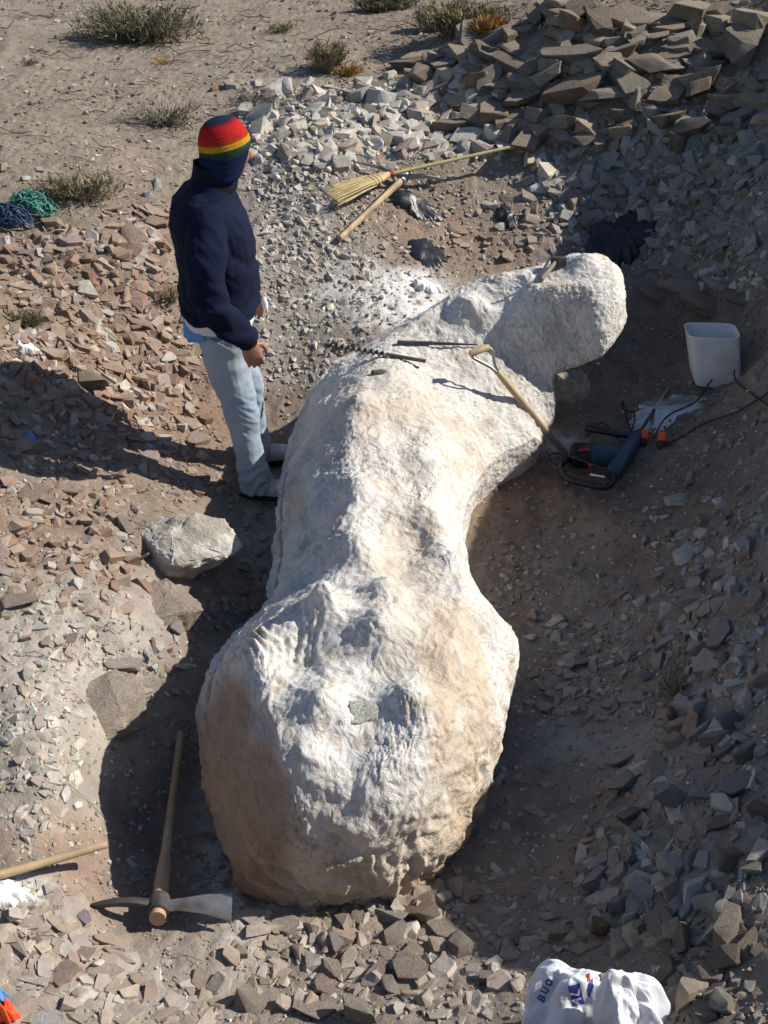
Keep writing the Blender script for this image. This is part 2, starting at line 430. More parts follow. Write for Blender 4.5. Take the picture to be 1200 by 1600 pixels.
M['exposed'] = surf('exposed_rock', (.36, .38, .34), rough=0.9, var=0.3, scale=16, bump=0.7, bscale=40, bdist=.008, tint=((.58, .55, .47), 16, .45, .6))
M['crust'] = surf('crusted_rock', (.46, .41, .34), rough=0.95, var=0.25, scale=6, bump=0.8, bscale=14, bdist=.03, tint=((.66, .63, .58), 5, .48, .62), bump2=(40, .5, .01))
M['bedrock'] = surf('bedrock', (.22, .16, .12), rough=0.95, var=0.3, scale=7, bump=0.7, bscale=26, bdist=.01, tint=((.38, .33, .28), 4, .5, .7), aniso=(1, 1, 3))

# ---------------------------------------------------------------- ground sheet
def axis(core0, core1, step, far):
    c = list(np.arange(core0, core1, step)); s = step; a = core1
    while a < far: c.append(a); s *= 1.13; a += s
    s = step; a = core0; left = []
    while a > -far: left.append(a); s *= 1.13; a -= s
    return np.array(sorted(set(left + c)))
gx = axis(-2.6, 2.9, 0.0125, 400)
gyl = [0.9]
while gyl[-1] < 11: gyl.append(gyl[-1] + 0.011 + 0.0022 * max(0, gyl[-1] - 1.5))
s = 0.03
while gyl[-1] < 500: s *= 1.13; gyl.append(gyl[-1] + s)
gb = []; a = 0.88; s = 0.02
while a > -300: gb.append(a); s *= 1.2; a -= s
gy = np.array(gb[::-1] + gyl)
X, Y = np.meshgrid(gx, gy, indexing='ij')
Z = H(X, Y)
far = sstep(5.5, 14, np.hypot(X - 0.5, np.maximum(Y - 4, 0) * .6))
Z = Z * (1 - far) + far * (1.25 + 0.12 * fbm(X * .15, Y * .15, 0 * X, 3) * np.minimum(1, np.hypot(X, Y) / 30 + .3))
clod = ridged(X * 9, Y * 9, 2 + 0 * X, 3)
Z += 0.008 * clod * (1 - far) + 0.010 * fbm(X * 26, Y * 26, 1 + 0 * X, 3)
# tyre track on the sand, far left
tw = at(20, 60, 1.0)
td = np.hypot(X - (tw[0] - 1.25), Y - (tw[1] - .55)) - 1.15
inb = np.exp(-(td / 0.14) ** 4)
Z += inb * (-0.018 + 0.012 * np.sin(td * 150)) + 0.02 * np.exp(-((np.abs(td) - .17) / .04) ** 2)
# colour of the soils
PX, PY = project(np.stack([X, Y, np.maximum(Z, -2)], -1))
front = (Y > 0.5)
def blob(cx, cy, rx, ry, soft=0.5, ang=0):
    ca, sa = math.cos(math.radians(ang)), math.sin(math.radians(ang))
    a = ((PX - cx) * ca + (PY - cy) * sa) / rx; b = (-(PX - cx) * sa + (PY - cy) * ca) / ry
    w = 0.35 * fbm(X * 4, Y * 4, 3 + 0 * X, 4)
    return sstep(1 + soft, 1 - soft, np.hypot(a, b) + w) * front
C = np.empty(X.shape + (3,)); C[:] = (.265, .205, .150)
def mixc(mask, c, k=1.0):
    global C
    mk = (mask * k)[..., None]; C = C * (1 - mk) + np.array(c) * mk
red = (.255, .155, .105); sand = (.285, .228, .170); grey = (.30, .265, .23); pale = (.42, .365, .30); dust = (.78, .76, .73); dark = (.14, .105, .08)
mixc(sstep(330, 180, PY) * sstep(620, 380, PX) * front, sand)
mixc(blob(270, 640, 160, 90), red, .9); mixc(blob(90, 520, 150, 80), red, .5); mixc(blob(760, 360, 190, 60), (.30,.20,.14), .8)
mixc(blob(830, 760, 130, 90), red, .95); mixc(blob(120, 1000, 190, 130), pale, .95); mixc(blob(130, 1190, 180, 130), pale, .85)
mixc(blob(30, 830, 90, 60), red, .7); mixc(blob(130, 1330, 90, 50, ang=35), (.42,.27,.18), .7); mixc(blob(170, 1440, 80, 40, ang=40), (.42,.27,.18), .6)
mixc(blob(430, 380, 130, 220), grey, .8); mixc(blob(250, 1530, 260, 90), pale, .8); mixc(blob(620, 1530, 260, 120), (.31,.25,.20), .8)
mixc(blob(600, 560, 160, 90), grey, .5)
mixc(blob(1000, 1150, 260, 330), (.215, .19, .175), .9); mixc(blob(950, 1170, 120, 60), (.26, .25, .245), .8)  # shaded right bank: soil colour darkened to deepen the shade, next line too
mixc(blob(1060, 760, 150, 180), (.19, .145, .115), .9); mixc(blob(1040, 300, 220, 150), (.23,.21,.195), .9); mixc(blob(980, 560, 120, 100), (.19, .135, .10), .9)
mixc(blob(270, 1180, 70, 330, ang=15), (.24,.19,.155), .8)
spl = ridged(X * 11, Y * 11, 9 + 0 * X, 3)
mixc(blob(640, 465, 70, 42) * sstep(-.05, .35, spl), dust, .95); mixc(blob(20, 1400, 60, 30) * sstep(-.2, .2, spl), dust, .95)
mixc(blob(590, 460, 90, 50) * sstep(.1, .5, spl), dust, .7); mixc(blob(370, 1290, 60, 200) * sstep(.25, .6, spl), dust, .5)
mixc(blob(420, 830, 40, 90) * sstep(.2, .6, spl), (.5,.48,.47), .5); mixc(blob(820, 690, 80, 20) * sstep(.0, .4, spl), dust, .6)
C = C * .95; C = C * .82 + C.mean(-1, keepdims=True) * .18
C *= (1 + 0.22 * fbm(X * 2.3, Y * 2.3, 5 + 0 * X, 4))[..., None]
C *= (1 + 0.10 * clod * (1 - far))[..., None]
nx_, ny_ = X.shape
idx = np.arange(nx_ * ny_).reshape(nx_, ny_)
Fq = np.stack([idx[:-1, :-1], idx[1:, :-1], idx[1:, 1:], idx[:-1, 1:]], -1).reshape(-1, 4)
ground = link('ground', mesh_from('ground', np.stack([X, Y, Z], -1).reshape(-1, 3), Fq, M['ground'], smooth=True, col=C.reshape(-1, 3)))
tag(ground, kind='structure')

# ---------------------------------------------------------------- plaster jacket
JL = [(480,1402,.03),(378,1352,.12),(335,1262,.16),(311,1150,.20),(321,1060,.24),(362,1000,.26),(408,955,.22),(428,880,.20),(436,770,.22),(455,670,.27),(512,573,.46),(560,543,.50),(605,522,.54),(655,494,.58),(700,464,.64),(745,446,.70),(825,424,.74),(890,407,.78),(925,406,.78),(950,424,.76),(962,442,.74)]
JR = [(520,1402,.03),(622,1370,.12),(710,1298,.18),(772,1175,.24),(804,1060,.27),(812,1008,.28),(768,950,.28),(736,880,.28),(736,780,.26),(780,712,.22),(850,676,.22),(868,640,.28),(866,604,.36),(868,584,.42),(886,572,.45),(910,562,.48),(940,550,.53),(964,526,.58),(974,500,.62),(976,475,.66),(971,456,.70)]
JT = [.06,.35,.49,.56,.58,.56,.54,.54,.56,.58,.60,.62,.65,.69,.75,.80,.84,.86,.85,.82,.77]
Lp = np.array([tuple(at(*p)) for p in JL]); Rp = np.array([tuple(at(*p)) for p in JR]); Tz = np.array(JT)
def resample(A, s, t):
    # catmull-rom through stations s, evaluated at t
    A = np.asarray(A, float); one = A.ndim == 1
    if one: A = A[:, None]
    i = np.clip(np.searchsorted(s, t, side='right') - 1, 0, len(s) - 2)
    u = ((t - s[i]) / (s[i+1] - s[i]))[:, None]
    m = np.zeros_like(A)
    m[1:-1] = (A[2:] - A[:-2]) / (s[2:] - s[:-2])[:, None]; m[0] = (A[1] - A[0]) / (s[1] - s[0]); m[-1] = (A[-1] - A[-2]) / (s[-1] - s[-2])
    h = (s[i+1] - s[i])[:, None]
    r = (2*u**3 - 3*u**2 + 1) * A[i] + (u**3 - 2*u**2 + u) * h * m[i] + (-2*u**3 + 3*u**2) * A[i+1] + (u**3 - u**2) * h * m[i+1]
    return r[:, 0] if one else r
mid = (Lp + Rp) / 2
ss = np.concatenate([[0], np.cumsum(np.maximum(0.05, np.linalg.norm(np.diff(np.c_[mid[:, :2], Tz], axis=0), axis=1)))])
NU, NV = 620, 400
tt = np.linspace(0, ss[-1], NU)
pa_ = np.interp(tt, ss, [.5,.36,.30,.27,.30,.36,.40,.40,.40,.36,.28,.22,.20,.18,.18,.2,.2,.22,.25,.3,.4]); pe_ = np.interp(tt, ss, [1.8]*9 + [1.5,1.2,1.15,1.15,1.5] + [1.8]*7)
pb_ = np.interp(tt, ss, [.5,.30,.22,.18,.2,.22,.24,.26,.28,.50,.80,.85,.75,.5,.3,.3,.3,.3,.35,.4,.5])
Lr = resample(Lp, ss, tt); Rr = resample(Rp, ss, tt); Tr = resample(Tz, ss, tt)
vv = np.linspace(0, 1, NV)
a0 = 0.16                                    # share of the girth that lies below the widest line, each side
P = np.zeros((NU, NV, 3))
Cc = (Lr + Rr) / 2; Wd = (Rr - Lr) / 2
for j, v in enumerate(vv):
    if v < a0:
        k = 1 - v / a0; side = -1 - 0; und = 1 - 0.16 * k ** 1.3
        xy = Cc[:, :2] + Wd[:, :2] * (side * und); z = Lr[:, 2] * (1 - k) + k * (-0.16)
    elif v > 1 - a0:
        k = 1 - (1 - v) / a0; und = 1 - 0.14 * k ** 1.3
        xy = Cc[:, :2] + Wd[:, :2] * und; z = Rr[:, 2] * (1 - k) + k * (-0.16)
    else:
        th = PI * (v - a0) / (1 - 2 * a0)
        c = math.cos(th); sn = math.sin(th)
        cx = -math.copysign(abs(c) ** 0.86, c); sz = sn ** 0.80
        xy = Cc[:, :2] + Wd[:, :2] * cx
        base = Lr[:, 2] * (1 - (cx + 1) / 2) + Rr[:, 2] * ((cx + 1) / 2)
        uu = (cx + 1) / 2
        fl_ = 1 - (1 - np.minimum(1, uu / pa_)) ** 1.45; fr_ = 1 - (1 - np.minimum(1, (1 - uu) / pb_)) ** pe_
        z = base + (Tr - base) * fl_ * fr_
    P[:, j, :2] = xy; P[:, j, 2] = z
# the lower skirt of the far arm hangs clear of the ground on the right: lift its bottom
far_arm = sstep(ss[11], ss[13], tt)
for j, v in enumerate(vv):
    if v < a0:
        k = 1 - v / a0
        P[:, j, 2] = P[:, j, 2] * (1 - far_arm) + far_arm * (Lr[:, 2] - .26 * k)
        P[:, j, :2] += (Wd[:, :2] * (0.9 * k ** 3 * far_arm)[:, None])
    if v > 1 - a0:
        k = 1 - (1 - v) / a0
        P[:, j, 2] = P[:, j, 2] * (1 - far_arm) + far_arm * (Rr[:, 2] - .13 * k ** .7)
        P[:, j, :2] -= (Wd[:, :2] * (0.8 * k * k * far_arm)[:, None])
flat = P.reshape(-1, 3)
topm = sstep(a0 * .8, a0 * 2.0, np.tile(vv, NU)) * sstep(a0 * .8, a0 * 2.0, 1 - np.tile(vv, NU))
BUMPS = [ # photo column, row, height guess, radius, rise
 (500,1075,.62,.085,.045),(640,1075,.62,.075,.035),(570,1150,.6,.06,-.015),(455,1005,.6,.11,-.026),(505,945,.6,.075,.05),(600,985,.6,.10,.03),
 (395,1030,.5,.09,.02),(560,850,.58,.085,.034),(470,800,.5,.09,-.04),(560,745,.62,.09,.034),(475,880,.5,.08,-.035),(600,930,.56,.085,.030),
 (648,830,.56,.10,-.020),(650,730,.6,.10,-.014),(625,900,.58,.07,-.01),(715,880,.5,.08,.018),(705,800,.55,.08,.022),(700,715,.6,.09,.026),
 (640,640,.66,.12,-.025),(560,620,.62,.10,.03),(760,640,.62,.10,.03),(800,600,.6,.09,.02),(730,468,.74,.09,.03),(795,482,.74,.085,-.022),
 (700,530,.66,.12,-.015),(870,470,.8,.12,.03),(915,435,.78,.08,.03),(850,530,.7,.10,.01),(745,1000,.45,.09,-.03),(700,1130,.6,.11,.02),(600,1230,.4,.09,.02),(480,1200,.45,.08,.02)]
for cx, cy, hz, r, a in BUMPS:
    c = at(cx, cy, hz)
    d2 = (flat[:, 0] - c[0])**2 + (flat[:, 1] - c[1])**2 + 0.5*(flat[:, 2] - c[2])**2
    flat[:, 2] += 2.7 * a * np.exp(-d2 / (r * r)) * topm
# the right shoulder falls away under the spade
sA, sB = at(749, 547, .76), at(880, 714, .06); sv_ = (sB - sA)[:2]; sl_ = np.linalg.norm(sv_); sv_ = sv_ / sl_
tp_ = (flat[:, 0] - sA[0]) * sv_[0] + (flat[:, 1] - sA[1]) * sv_[1]; dp_ = np.abs(-(flat[:, 0] - sA[0]) * sv_[1] + (flat[:, 1] - sA[1]) * sv_[0])
lim = sA[2] + (sB[2] - sA[2]) * np.clip(tp_ / sl_, 0, 1.2) - .075
ds_ = -(flat[:, 0] - sA[0]) * sv_[1] + (flat[:, 1] - sA[1]) * sv_[0]
cw_ = np.exp(-(ds_ / np.where(ds_ > 0, .045 + .03 * sstep(.05, .35, tp_), .17)) ** 2) * sstep(-.12, .04, tp_) * np.where(ds_ > 0, sstep(sl_ * 1.2, sl_ * .95, tp_), 1)
flat[:, 2] += np.minimum(0, lim - flat[:, 2]) * cw_
idx = np.arange(NU * NV).reshape(NU, NV)
Fj = np.stack([idx[:-1, :-1], idx[1:, :-1], idx[1:, 1:], idx[:-1, 1:]], -1).reshape(-1, 4)
me = mesh_from('plaster_shell', flat, Fj)
N0 = no_of(me)
if N0[idx[NU // 2, NV // 2], 2] < 0:
    Fj = Fj[:, ::-1].copy(); me = mesh_from('plaster_shell', flat, Fj); N0 = no_of(me)
x, y, z = flat.T
wx = x + .12 * fbm(x * 3, y * 3, z * 3, 3); wy = y + .12 * fbm(x * 3 + 9, y * 3, z * 3, 3); wz = z + .10 * fbm(x * 3, y * 3 + 9, z * 3, 3)
big = fbm(x * 4.2, y * 4.2, z * 4.2, 3)
med = ridged(wx * 6, wy * 6, wz * 6, 3)
stroke = pn(wx * 5.5, wy * 5.5, wz * 5.5)
bands = np.sin(stroke * 46 + 3 * pn(x * 20, y * 20, z * 20))
bmask = sstep(-.15, .35, pn(x * 5 + 3, y * 5, z * 5))
fine = ridged(wx * 24, wy * 24, wz * 24, 2)
edge = sstep(.04, .0, np.minimum(np.repeat(tt, NV), 9)) 
# trowel and finger smears: noise drawn out along a wandering direction
th_ = 2.6 * pn(x * 2.2, y * 2.2, z * 2.2 + 5) + 1.0
ca_, sa_ = np.cos(th_), np.sin(th_)
su = x * ca_ + y * sa_; sv = -x * sa_ + y * ca_
smear = ridged(su * 7 + wx, sv * 34, z * 22, 2)
fold = np.clip(ridged(wx * 11, wy * 11, wz * 11, 2), 0, 1) ** 2.2
D = -.012 + 0.022 * big + 0.004 * med + 0.0066 * smear * (.35 + .65 * bmask) + 0.007 * fold * sstep(.0, .4, pn(x*3, y*3+5, z*3) + .2) + 0.0040 * fine * (0.4 + 0.6 * bmask) + 0.003 * fbm(x * 45, y * 45, z * 45, 2) + 0.0016 * bands * bmask * sstep(.1, .3, pn(x*2.5+7, y*2.5, z*2.5))
vg = np.tile(vv, NU)
yj = y + .12 * pn(x * 4, y * 3, z * 4)
crease = np.exp(-((vg - .235 - .02 * pn(0 * y + 2, y * 3, 0 * y) - .008 * pn(0 * y, y * 14, 0 * y)) / .009) ** 2) * sstep(2.35, 2.6, yj) * sstep(4.0, 3.7, yj)
D += -.020 * crease + .010 * sstep(.225, .17, vg) * sstep(2.35, 2.6, yj) * sstep(4.0, 3.7, yj)
# scalloped daubs near the foot of the front
D += 0.028 * sstep(.50, .1, z) * ridged(wx * 9, wy * 9, wz * 7, 2) * sstep(3.0, 2.0, y)
# finger-drawn grooves on the left shoulder of the near end
g = at(415, 1010, .5); gm = np.exp(-(((x - g[0]) / .17)**2 + ((y - g[1]) / .09)**2))
D += 0.009 * gm * np.sin((x * 0.9 + .25 * y + .05 * big + .03 * pn(x*9,y*9,z*9)) * 200)
flat = flat + N0 * D[:, None]
G_ = flat.reshape(NU, NV, 3)
for e_, e2 in ((0, 8), (-1, -9)):
    G_[e_] = G_[e2].mean(0)
flat = G_.reshape(-1, 3)
# colour
wht = np.array((.675, .652, .612)); tan = np.array((.52, .405, .28)); brn = np.array((.33, .22, .14)); gry = np.array((.46, .44, .425))
px_, py_ = project(flat)
t1 = sstep(.05, .55, fbm(x * 3.3, y * 3.3, z * 3.3 + 4, 4) + .25 * fbm(x * 25, y * 25, z * 25, 2))
cc = wht[None] * np.ones((len(flat), 1))
def mj(mask, c, k=1.0):
    global cc
    mk = np.clip(mask * k, 0, 1)[:, None]; cc = cc * (1 - mk) + c[None] * mk
def bj(cx, cy, rx, ry, zz=.6):
    c = at(cx, cy, zz); e = at(cx + rx, cy, zz); f = at(cx, cy - ry, zz)
    w = .5 * fbm(x * 7, y * 7, z * 7, 3)
    return sstep(1.5, .5, np.hypot((x - c[0]) / (e[0] - c[0]), (y - c[1]) / (f[1] - c[1])) + w)
mj(t1, tan, .36); mj(sstep(.1, .6, fbm(x * 2.1 + 5, y * 2.1, z * 2.1, 4)), gry, .30)
mj(bj(640, 860, 50, 130) , tan, .45); mj(bj(620, 620, 90, 60), tan, .30); mj(bj(870, 480, 60, 60, .8), tan, .15)
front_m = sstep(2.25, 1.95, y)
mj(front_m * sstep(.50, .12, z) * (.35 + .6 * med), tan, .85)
mj(bj(720, 1080, 60, 130, .5) * sstep(-.3, .4, med), tan, .7)
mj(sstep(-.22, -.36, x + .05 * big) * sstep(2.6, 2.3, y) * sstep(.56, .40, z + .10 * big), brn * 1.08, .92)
mj(crease, brn * .8, .9)  # shade of the groove drawn into the colour as a dark line
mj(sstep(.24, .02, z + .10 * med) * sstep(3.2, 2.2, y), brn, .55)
mj(sstep(-.25, -.45, x) * sstep(2.3, 2.9, y) * sstep(.2, .6, fbm(x*5, y*5, z*5+2, 3) + .35), gry, .7)  # left flank greyed in patches, its shade put into the colour
mj(sstep(.35, .6, fine) * sstep(.1, .5, fbm(x * 8, y * 8, z * 8, 2)), tan * .85, .5)
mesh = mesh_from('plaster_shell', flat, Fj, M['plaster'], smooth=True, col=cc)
jacket = empty('plaster_field_jacket', (0, 2.9, -0.05))
tag(jacket, 'long lumpy white plaster jacket over a buried fossil in the middle of the pit', 'plaster jacket')
def under(root, o):
    """keep the part where it was built while it hangs under its thing"""
    o.parent = root; bpy.context.view_layer.update(); o.matrix_parent_inverse = root.matrix_world.inverted(); return o
bpy.context.view_layer.update()
shell = under(jacket, link('plaster_shell', mesh))
JB = BVHTree.FromPolygons([tuple(v) for v in flat[::1]], [tuple(int(i) for i in f) for f in Fj[::1]])
def jhit(px, py):
    """point on the jacket seen at a photo pixel"""
    dx, dy, dz = [float(q) for q in ray(px, py)]
    r = JB.ray_cast(Vector((0, 0, CAMZ)), Vector((dx, dy, dz)).normalized())
    return (r[0], r[1]) if r[0] is not None else (Vector(hit(px, py)), Vector((0, 0, 1)))
def jdrop(x, y):
    r = JB.ray_cast(Vector((x, y, 3)), Vector((0, 0, -1)))
    return r[0].z if r[0] is not None else float(H(x, y))

# ---------------------------------------------------------------- stones
def rock_proto(kind, rng, detail):
    n = rng.integers(4, 7)
    if kind == 'slab': dims = (1, rng.uniform(.5, .9), rng.uniform(.07, .17))
    elif kind == 'block': dims = (1, rng.uniform(.55, .9), rng.uniform(.26, .48))
    else: dims = (1, rng.uniform(.4, .8), rng.uniform(.14, .28))
    ang = np.arange(n) * 2 * PI / n + rng.uniform(-.48, .48, n)
    pts = []
    for lvl, zz in ((0, -.5), (1, .5)):
        sh = rng.uniform(.72, 1.0) if lvl else rng.uniform(.8, 1.0)
        off = rng.uniform(-.08, .08, 2)
        for a in ang + rng.uniform(-.12, .12):
            r = rng.uniform(.68, 1.0) * sh
            ca, sa = math.cos(a), math.sin(a)
            q = max(abs(ca), abs(sa)) ** .6
            pts.append((.5 * r * ca / q + off[0], .5 * r * sa / q + off[1], zz + rng.uniform(-.16, .16)))
    if kind != 'slab':
        for k in range(4): pts.append(tuple(rng.uniform(-.45, .45, 2)) + (rng.choice([-.62, .62]),))
    pts = np.array(pts) * dims
    if kind != 'slab': pts[:, 2] += pts[:, 0] * rng.uniform(-.3, .3)
    pts[:, 0] += pts[:, 2] * rng.uniform(-.6, .6)
    bm = bmesh.new()
    for p in pts: bm.verts.new(p)
    r = bmesh.ops.convex_hull(bm, input=bm.verts)
    bmesh.ops.delete(bm, geom=[g for g in r['geom_interior'] if isinstance(g, bmesh.types.BMVert)], context='VERTS')
    bmesh.ops.dissolve_limit(bm, angle_limit=math.radians(9 if detail else 14), verts=bm.verts, edges=bm.edges)
    if detail:
        if detail != 3: bmesh.ops.bevel(bm, geom=list(bm.edges), offset=.012, segments=1, affect='EDGES', clamp_overlap=True)
        bmesh.ops.triangulate(bm, faces=bm.faces)
        bmesh.ops.subdivide_edges(bm, edges=bm.edges, cuts=1, use_grid_fill=True)
        bmesh.ops.triangulate(bm, faces=bm.faces)
    else:
        bmesh.ops.triangulate(bm, faces=bm.faces)
    bm.verts.ensure_lookup_table()
    V = np.array([v.co[:] for v in bm.verts]); F = np.array([[v.index for v in f.verts] for f in bm.faces])
    bm.free()
    if detail:
        s = rng.uniform(0, 90); x, y, z = V.T
        lay = np.sin((z * 26 + 1.5 * pn(x * 3, y * 3, z * 3 + s))) * .006 if kind == 'slab' else 0
        nrm = V / (np.linalg.norm(V, axis=1)[:, None] + 1e-6)
        V = V + nrm * (0.035 * fbm(x * 2.6 + s, y * 2.6, z * 3.4, 3) + 0.016 * ridged(x * 7 + s, y * 7, z * 9, 2))[:, None] * (0.7 if kind == 'slab' else 1.0)
        V[:, :2] *= (1 + (lay if np.ndim(lay) else 0 * x))[:, None]
    return V, F
KINDS = ['slab', 'block', 'chip']
prng = np.random.default_rng(21)
MIDP = np.random.default_rng(29)
LOW = {k: [rock_proto(k, prng, 0) for _ in range(16)] for k in KINDS}
MID = {k: [rock_proto(k, MIDP, 3) for _ in range(16)] for k in KINDS}
HIGH = {k: [rock_proto(k, prng, 1) for _ in range(14)] for k in KINDS}
HIGHM = {k: [mesh_from('stone', V, F, M['stone'], smooth=True, angle=22) for V, F in HIGH[k]] for k in KINDS}

PAL = {
 'brown': [('brown', (.24, .165, .12)), ('tan', (.32, .235, .17)), ('reddish brown', (.235, .14, .10)), ('mauve grey', (.27, .215, .19)), ('brown', (.28, .20, .145)), ('reddish brown', (.27, .175, .13)), ('pale grey', (.42, .38, .33))],
 'grey':  [('pale grey', (.50, .49, .45)), ('grey', (.38, .36, .33)), ('greenish grey', (.42, .43, .38)), ('tan', (.42, .35, .27)), ('cream', (.52, .48, .40)), ('pale grey', (.47, .45, .42)), ('mauve grey', (.33, .27, .24))],
 'wall':  [('grey brown', (.20, .165, .13)), ('grey brown', (.22, .195, .16)), ('grey', (.27, .245, .21)), ('brown', (.22, .165, .12)), ('tan', (.36, .29, .21)), ('dark brown', (.18, .135, .10))],
 'shade': [('grey', (.24, .232, .222)), ('grey', (.21, .208, .202)), ('mauve grey', (.23, .195, .18)), ('brown', (.19, .145, .115)), ('pale grey', (.36, .355, .34)), ('grey', (.26, .25, .24)), ('greenish grey', (.25, .27, .26)), ('brown', (.21, .165, .13))],  # stones on shaded ground, colours darkened to deepen the shade
 'mauve': [('mauve grey', (.33, .285, .255)), ('pale grey', (.43, .40, .36)), ('tan', (.37, .31, .245)), ('reddish brown', (.29, .215, .17)), ('mauve grey', (.36, .315, .275)), ('brown', (.27, .22, .175))],
 'sand':  [('tan', (.33, .26, .19)), ('brown', (.24, .18, .13)), ('pale grey', (.42, .38, .33))],
}
# polygon in photo pixels; number; sizes in photo pixels (min, max, exponent); kinds; palette; tilt; pile height factor
ZONES = [
 # stacked wall, top right
 ([(640,95),(760,50),(900,40),(1200,20),(1200,110),(900,120),(760,130),(660,150)], 150, (32,112,1.7), ('slab','chip','chip'), 'wall', .38, 1.2),
 ([(700,120),(900,110),(1200,95),(1200,200),(980,215),(830,225),(720,190)], 190, (26,88,1.8), ('slab','chip','chip'), 'wall', .42, 1.0),
 ([(560,120),(760,120),(860,240),(820,300),(620,260)], 150, (18,55,1.8), ('block','chip','slab'), 'grey', .6, .5),
 # gravel apron behind the person
 ([(370,150),(640,130),(720,280),(600,300),(520,440),(420,480),(385,300)], 1500, (6,24,3.2), ('block','chip'), 'grey', .7, .4),
 ([(380,140),(600,130),(700,240),(640,285),(480,260),(390,240)], 280, (14,48,2.2), ('block','chip'), 'grey', .7, .5),
 ([(400,280),(540,300),(600,440),(540,560),(420,600),(400,450)], 700, (5,20,2.5), ('block','chip'), 'grey', .7, .3),
 # shaded talus, right
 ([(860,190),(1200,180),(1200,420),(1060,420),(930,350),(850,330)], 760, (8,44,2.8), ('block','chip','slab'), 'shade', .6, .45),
 ([(640,270),(860,240),(900,400),(760,420),(660,360)], 230, (7,34,3.0), ('block','chip','slab'), 'mauve', .5, .3),
 ([(850,330),(1060,340),(1200,420),(1200,470),(1040,420),(900,400)], 180, (7,26,2.2), ('block','chip'), 'grey', .6, .3),
 # left bank
 ([(0,370),(260,330),(280,470),(300,600),(320,720),(0,620)], 1700, (6,42,3.4), ('slab','chip','block'), 'brown', .5, .3),
 ([(0,600),(320,720),(400,740),(370,800),(0,800)], 560, (6,40,3.2), ('slab','chip','block'), 'brown', .5, .3),
 ([(0,780),(230,800),(240,900),(120,960),(0,960)], 430, (6,44,3.2), ('slab','chip','block'), 'brown', .45, .3),
 ([(0,940),(150,960),(110,1080),(0,1180)], 130, (6,34,2.4), ('chip','block'), 'grey', .5, .25),
 ([(0,1090),(110,1090),(120,1240),(0,1240)], 170, (6,34,2.8), ('chip','block'), 'grey', .5, .25),
 ([(170,340),(270,330),(280,410),(170,400)], 45, (24,60,1.4), ('slab',), 'brown', .4, .7),
 # bottom left flakes
 ([(0,1400),(130,1400),(230,1510),(420,1600),(0,1600)], 400, (8,62,2.8), ('slab','slab','chip'), 'mauve', .35, .35),
 ([(0,1260),(110,1260),(120,1400),(0,1420)], 120, (7,32,2.2), ('chip','block'), 'grey', .4, .25),
 # bottom centre blocks
 ([(430,1420),(560,1390),(720,1350),(870,1500),(860,1600),(330,1600),(360,1500)], 290, (11,68,2.5), ('block','chip','slab','block'), 'mauve', .5, .35),
 ([(400,1420),(720,1350),(870,1480),(860,1600),(330,1600)], 500, (7,24,2), ('block','chip'), 'mauve', .6, .25),
 # right bank in shade
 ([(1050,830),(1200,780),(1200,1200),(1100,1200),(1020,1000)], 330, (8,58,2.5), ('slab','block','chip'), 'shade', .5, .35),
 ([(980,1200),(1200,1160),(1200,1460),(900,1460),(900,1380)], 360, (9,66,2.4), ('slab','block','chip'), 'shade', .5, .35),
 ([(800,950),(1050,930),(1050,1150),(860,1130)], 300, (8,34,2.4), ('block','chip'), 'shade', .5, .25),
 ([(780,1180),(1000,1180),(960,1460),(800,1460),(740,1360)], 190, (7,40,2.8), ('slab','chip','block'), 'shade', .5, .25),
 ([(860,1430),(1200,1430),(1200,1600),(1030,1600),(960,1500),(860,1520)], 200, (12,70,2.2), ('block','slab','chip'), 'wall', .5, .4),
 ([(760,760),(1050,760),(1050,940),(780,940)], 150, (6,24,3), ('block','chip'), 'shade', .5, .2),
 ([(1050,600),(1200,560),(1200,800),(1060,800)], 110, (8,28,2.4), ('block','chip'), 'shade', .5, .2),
 # ribbon of rubble round the jacket's right foot
 ([(740,860),(800,840),(850,980),(800,980)], 90, (6,22,2), ('block','chip'), 'brown', .5, .2),
 ([(350,760),(420,800),(410,960),(300,1000),(300,900)], 90, (7,30,2.4), ('block','chip'), 'shade', .5, .2),
 ([(180,1050),(300,1000),(310,1250),(370,1400),(180,1400)], 110, (6,28,2.6), ('block','chip'), 'shade', .5, .2),
 ([(120,870),(300,900),(280,1050),(100,1200),(60,1050)], 90, (7,34,3), ('slab','chip'), 'mauve', .4, .15),
 # sandy flat
 ([(0,0),(640,0),(560,120),(380,150),(260,320),(0,330)], 330, (3,14,3.2), ('chip','block'), 'sand', .5, .2),
 ([(640,0),(1200,0),(1200,30),(900,40),(640,80)], 160, (4,16,2.4), ('chip','block'), 'sand', .5, .2),
 ([(0,200),(280,220),(260,340),(0,340)], 70, (6,26,2.4), ('chip','slab'), 'grey', .5, .2),
]
def inpoly(px, py, poly, warp=0):
    c = np.zeros(px.shape, bool); n = len(poly)
    if warp:                                   # real edges of a scree are ragged
        wx_ = warp * (fbm(px / 110, py / 90, 1.5 + 0 * px, 3) + .45 * RNG.normal(size=px.shape)); wy_ = warp * (fbm(px / 110, py / 90, 8.5 + 0 * px, 3) + .45 * RNG.normal(size=px.shape))
        px = px + wx_; py = py + wy_
    for i in range(n):
        x1, y1 = poly[i]; x2, y2 = poly[(i + 1) % n]
        if y1 == y2: continue
        m = ((y1 > py) != (y2 > py)) & (px < (x2 - x1) * (py - y1) / (y2 - y1) + x1)
        c ^= m
    return c
JPOLY = [(a, b) for a, b, _ in JL] + [(a, b) for a, b, _ in JR][::-1]
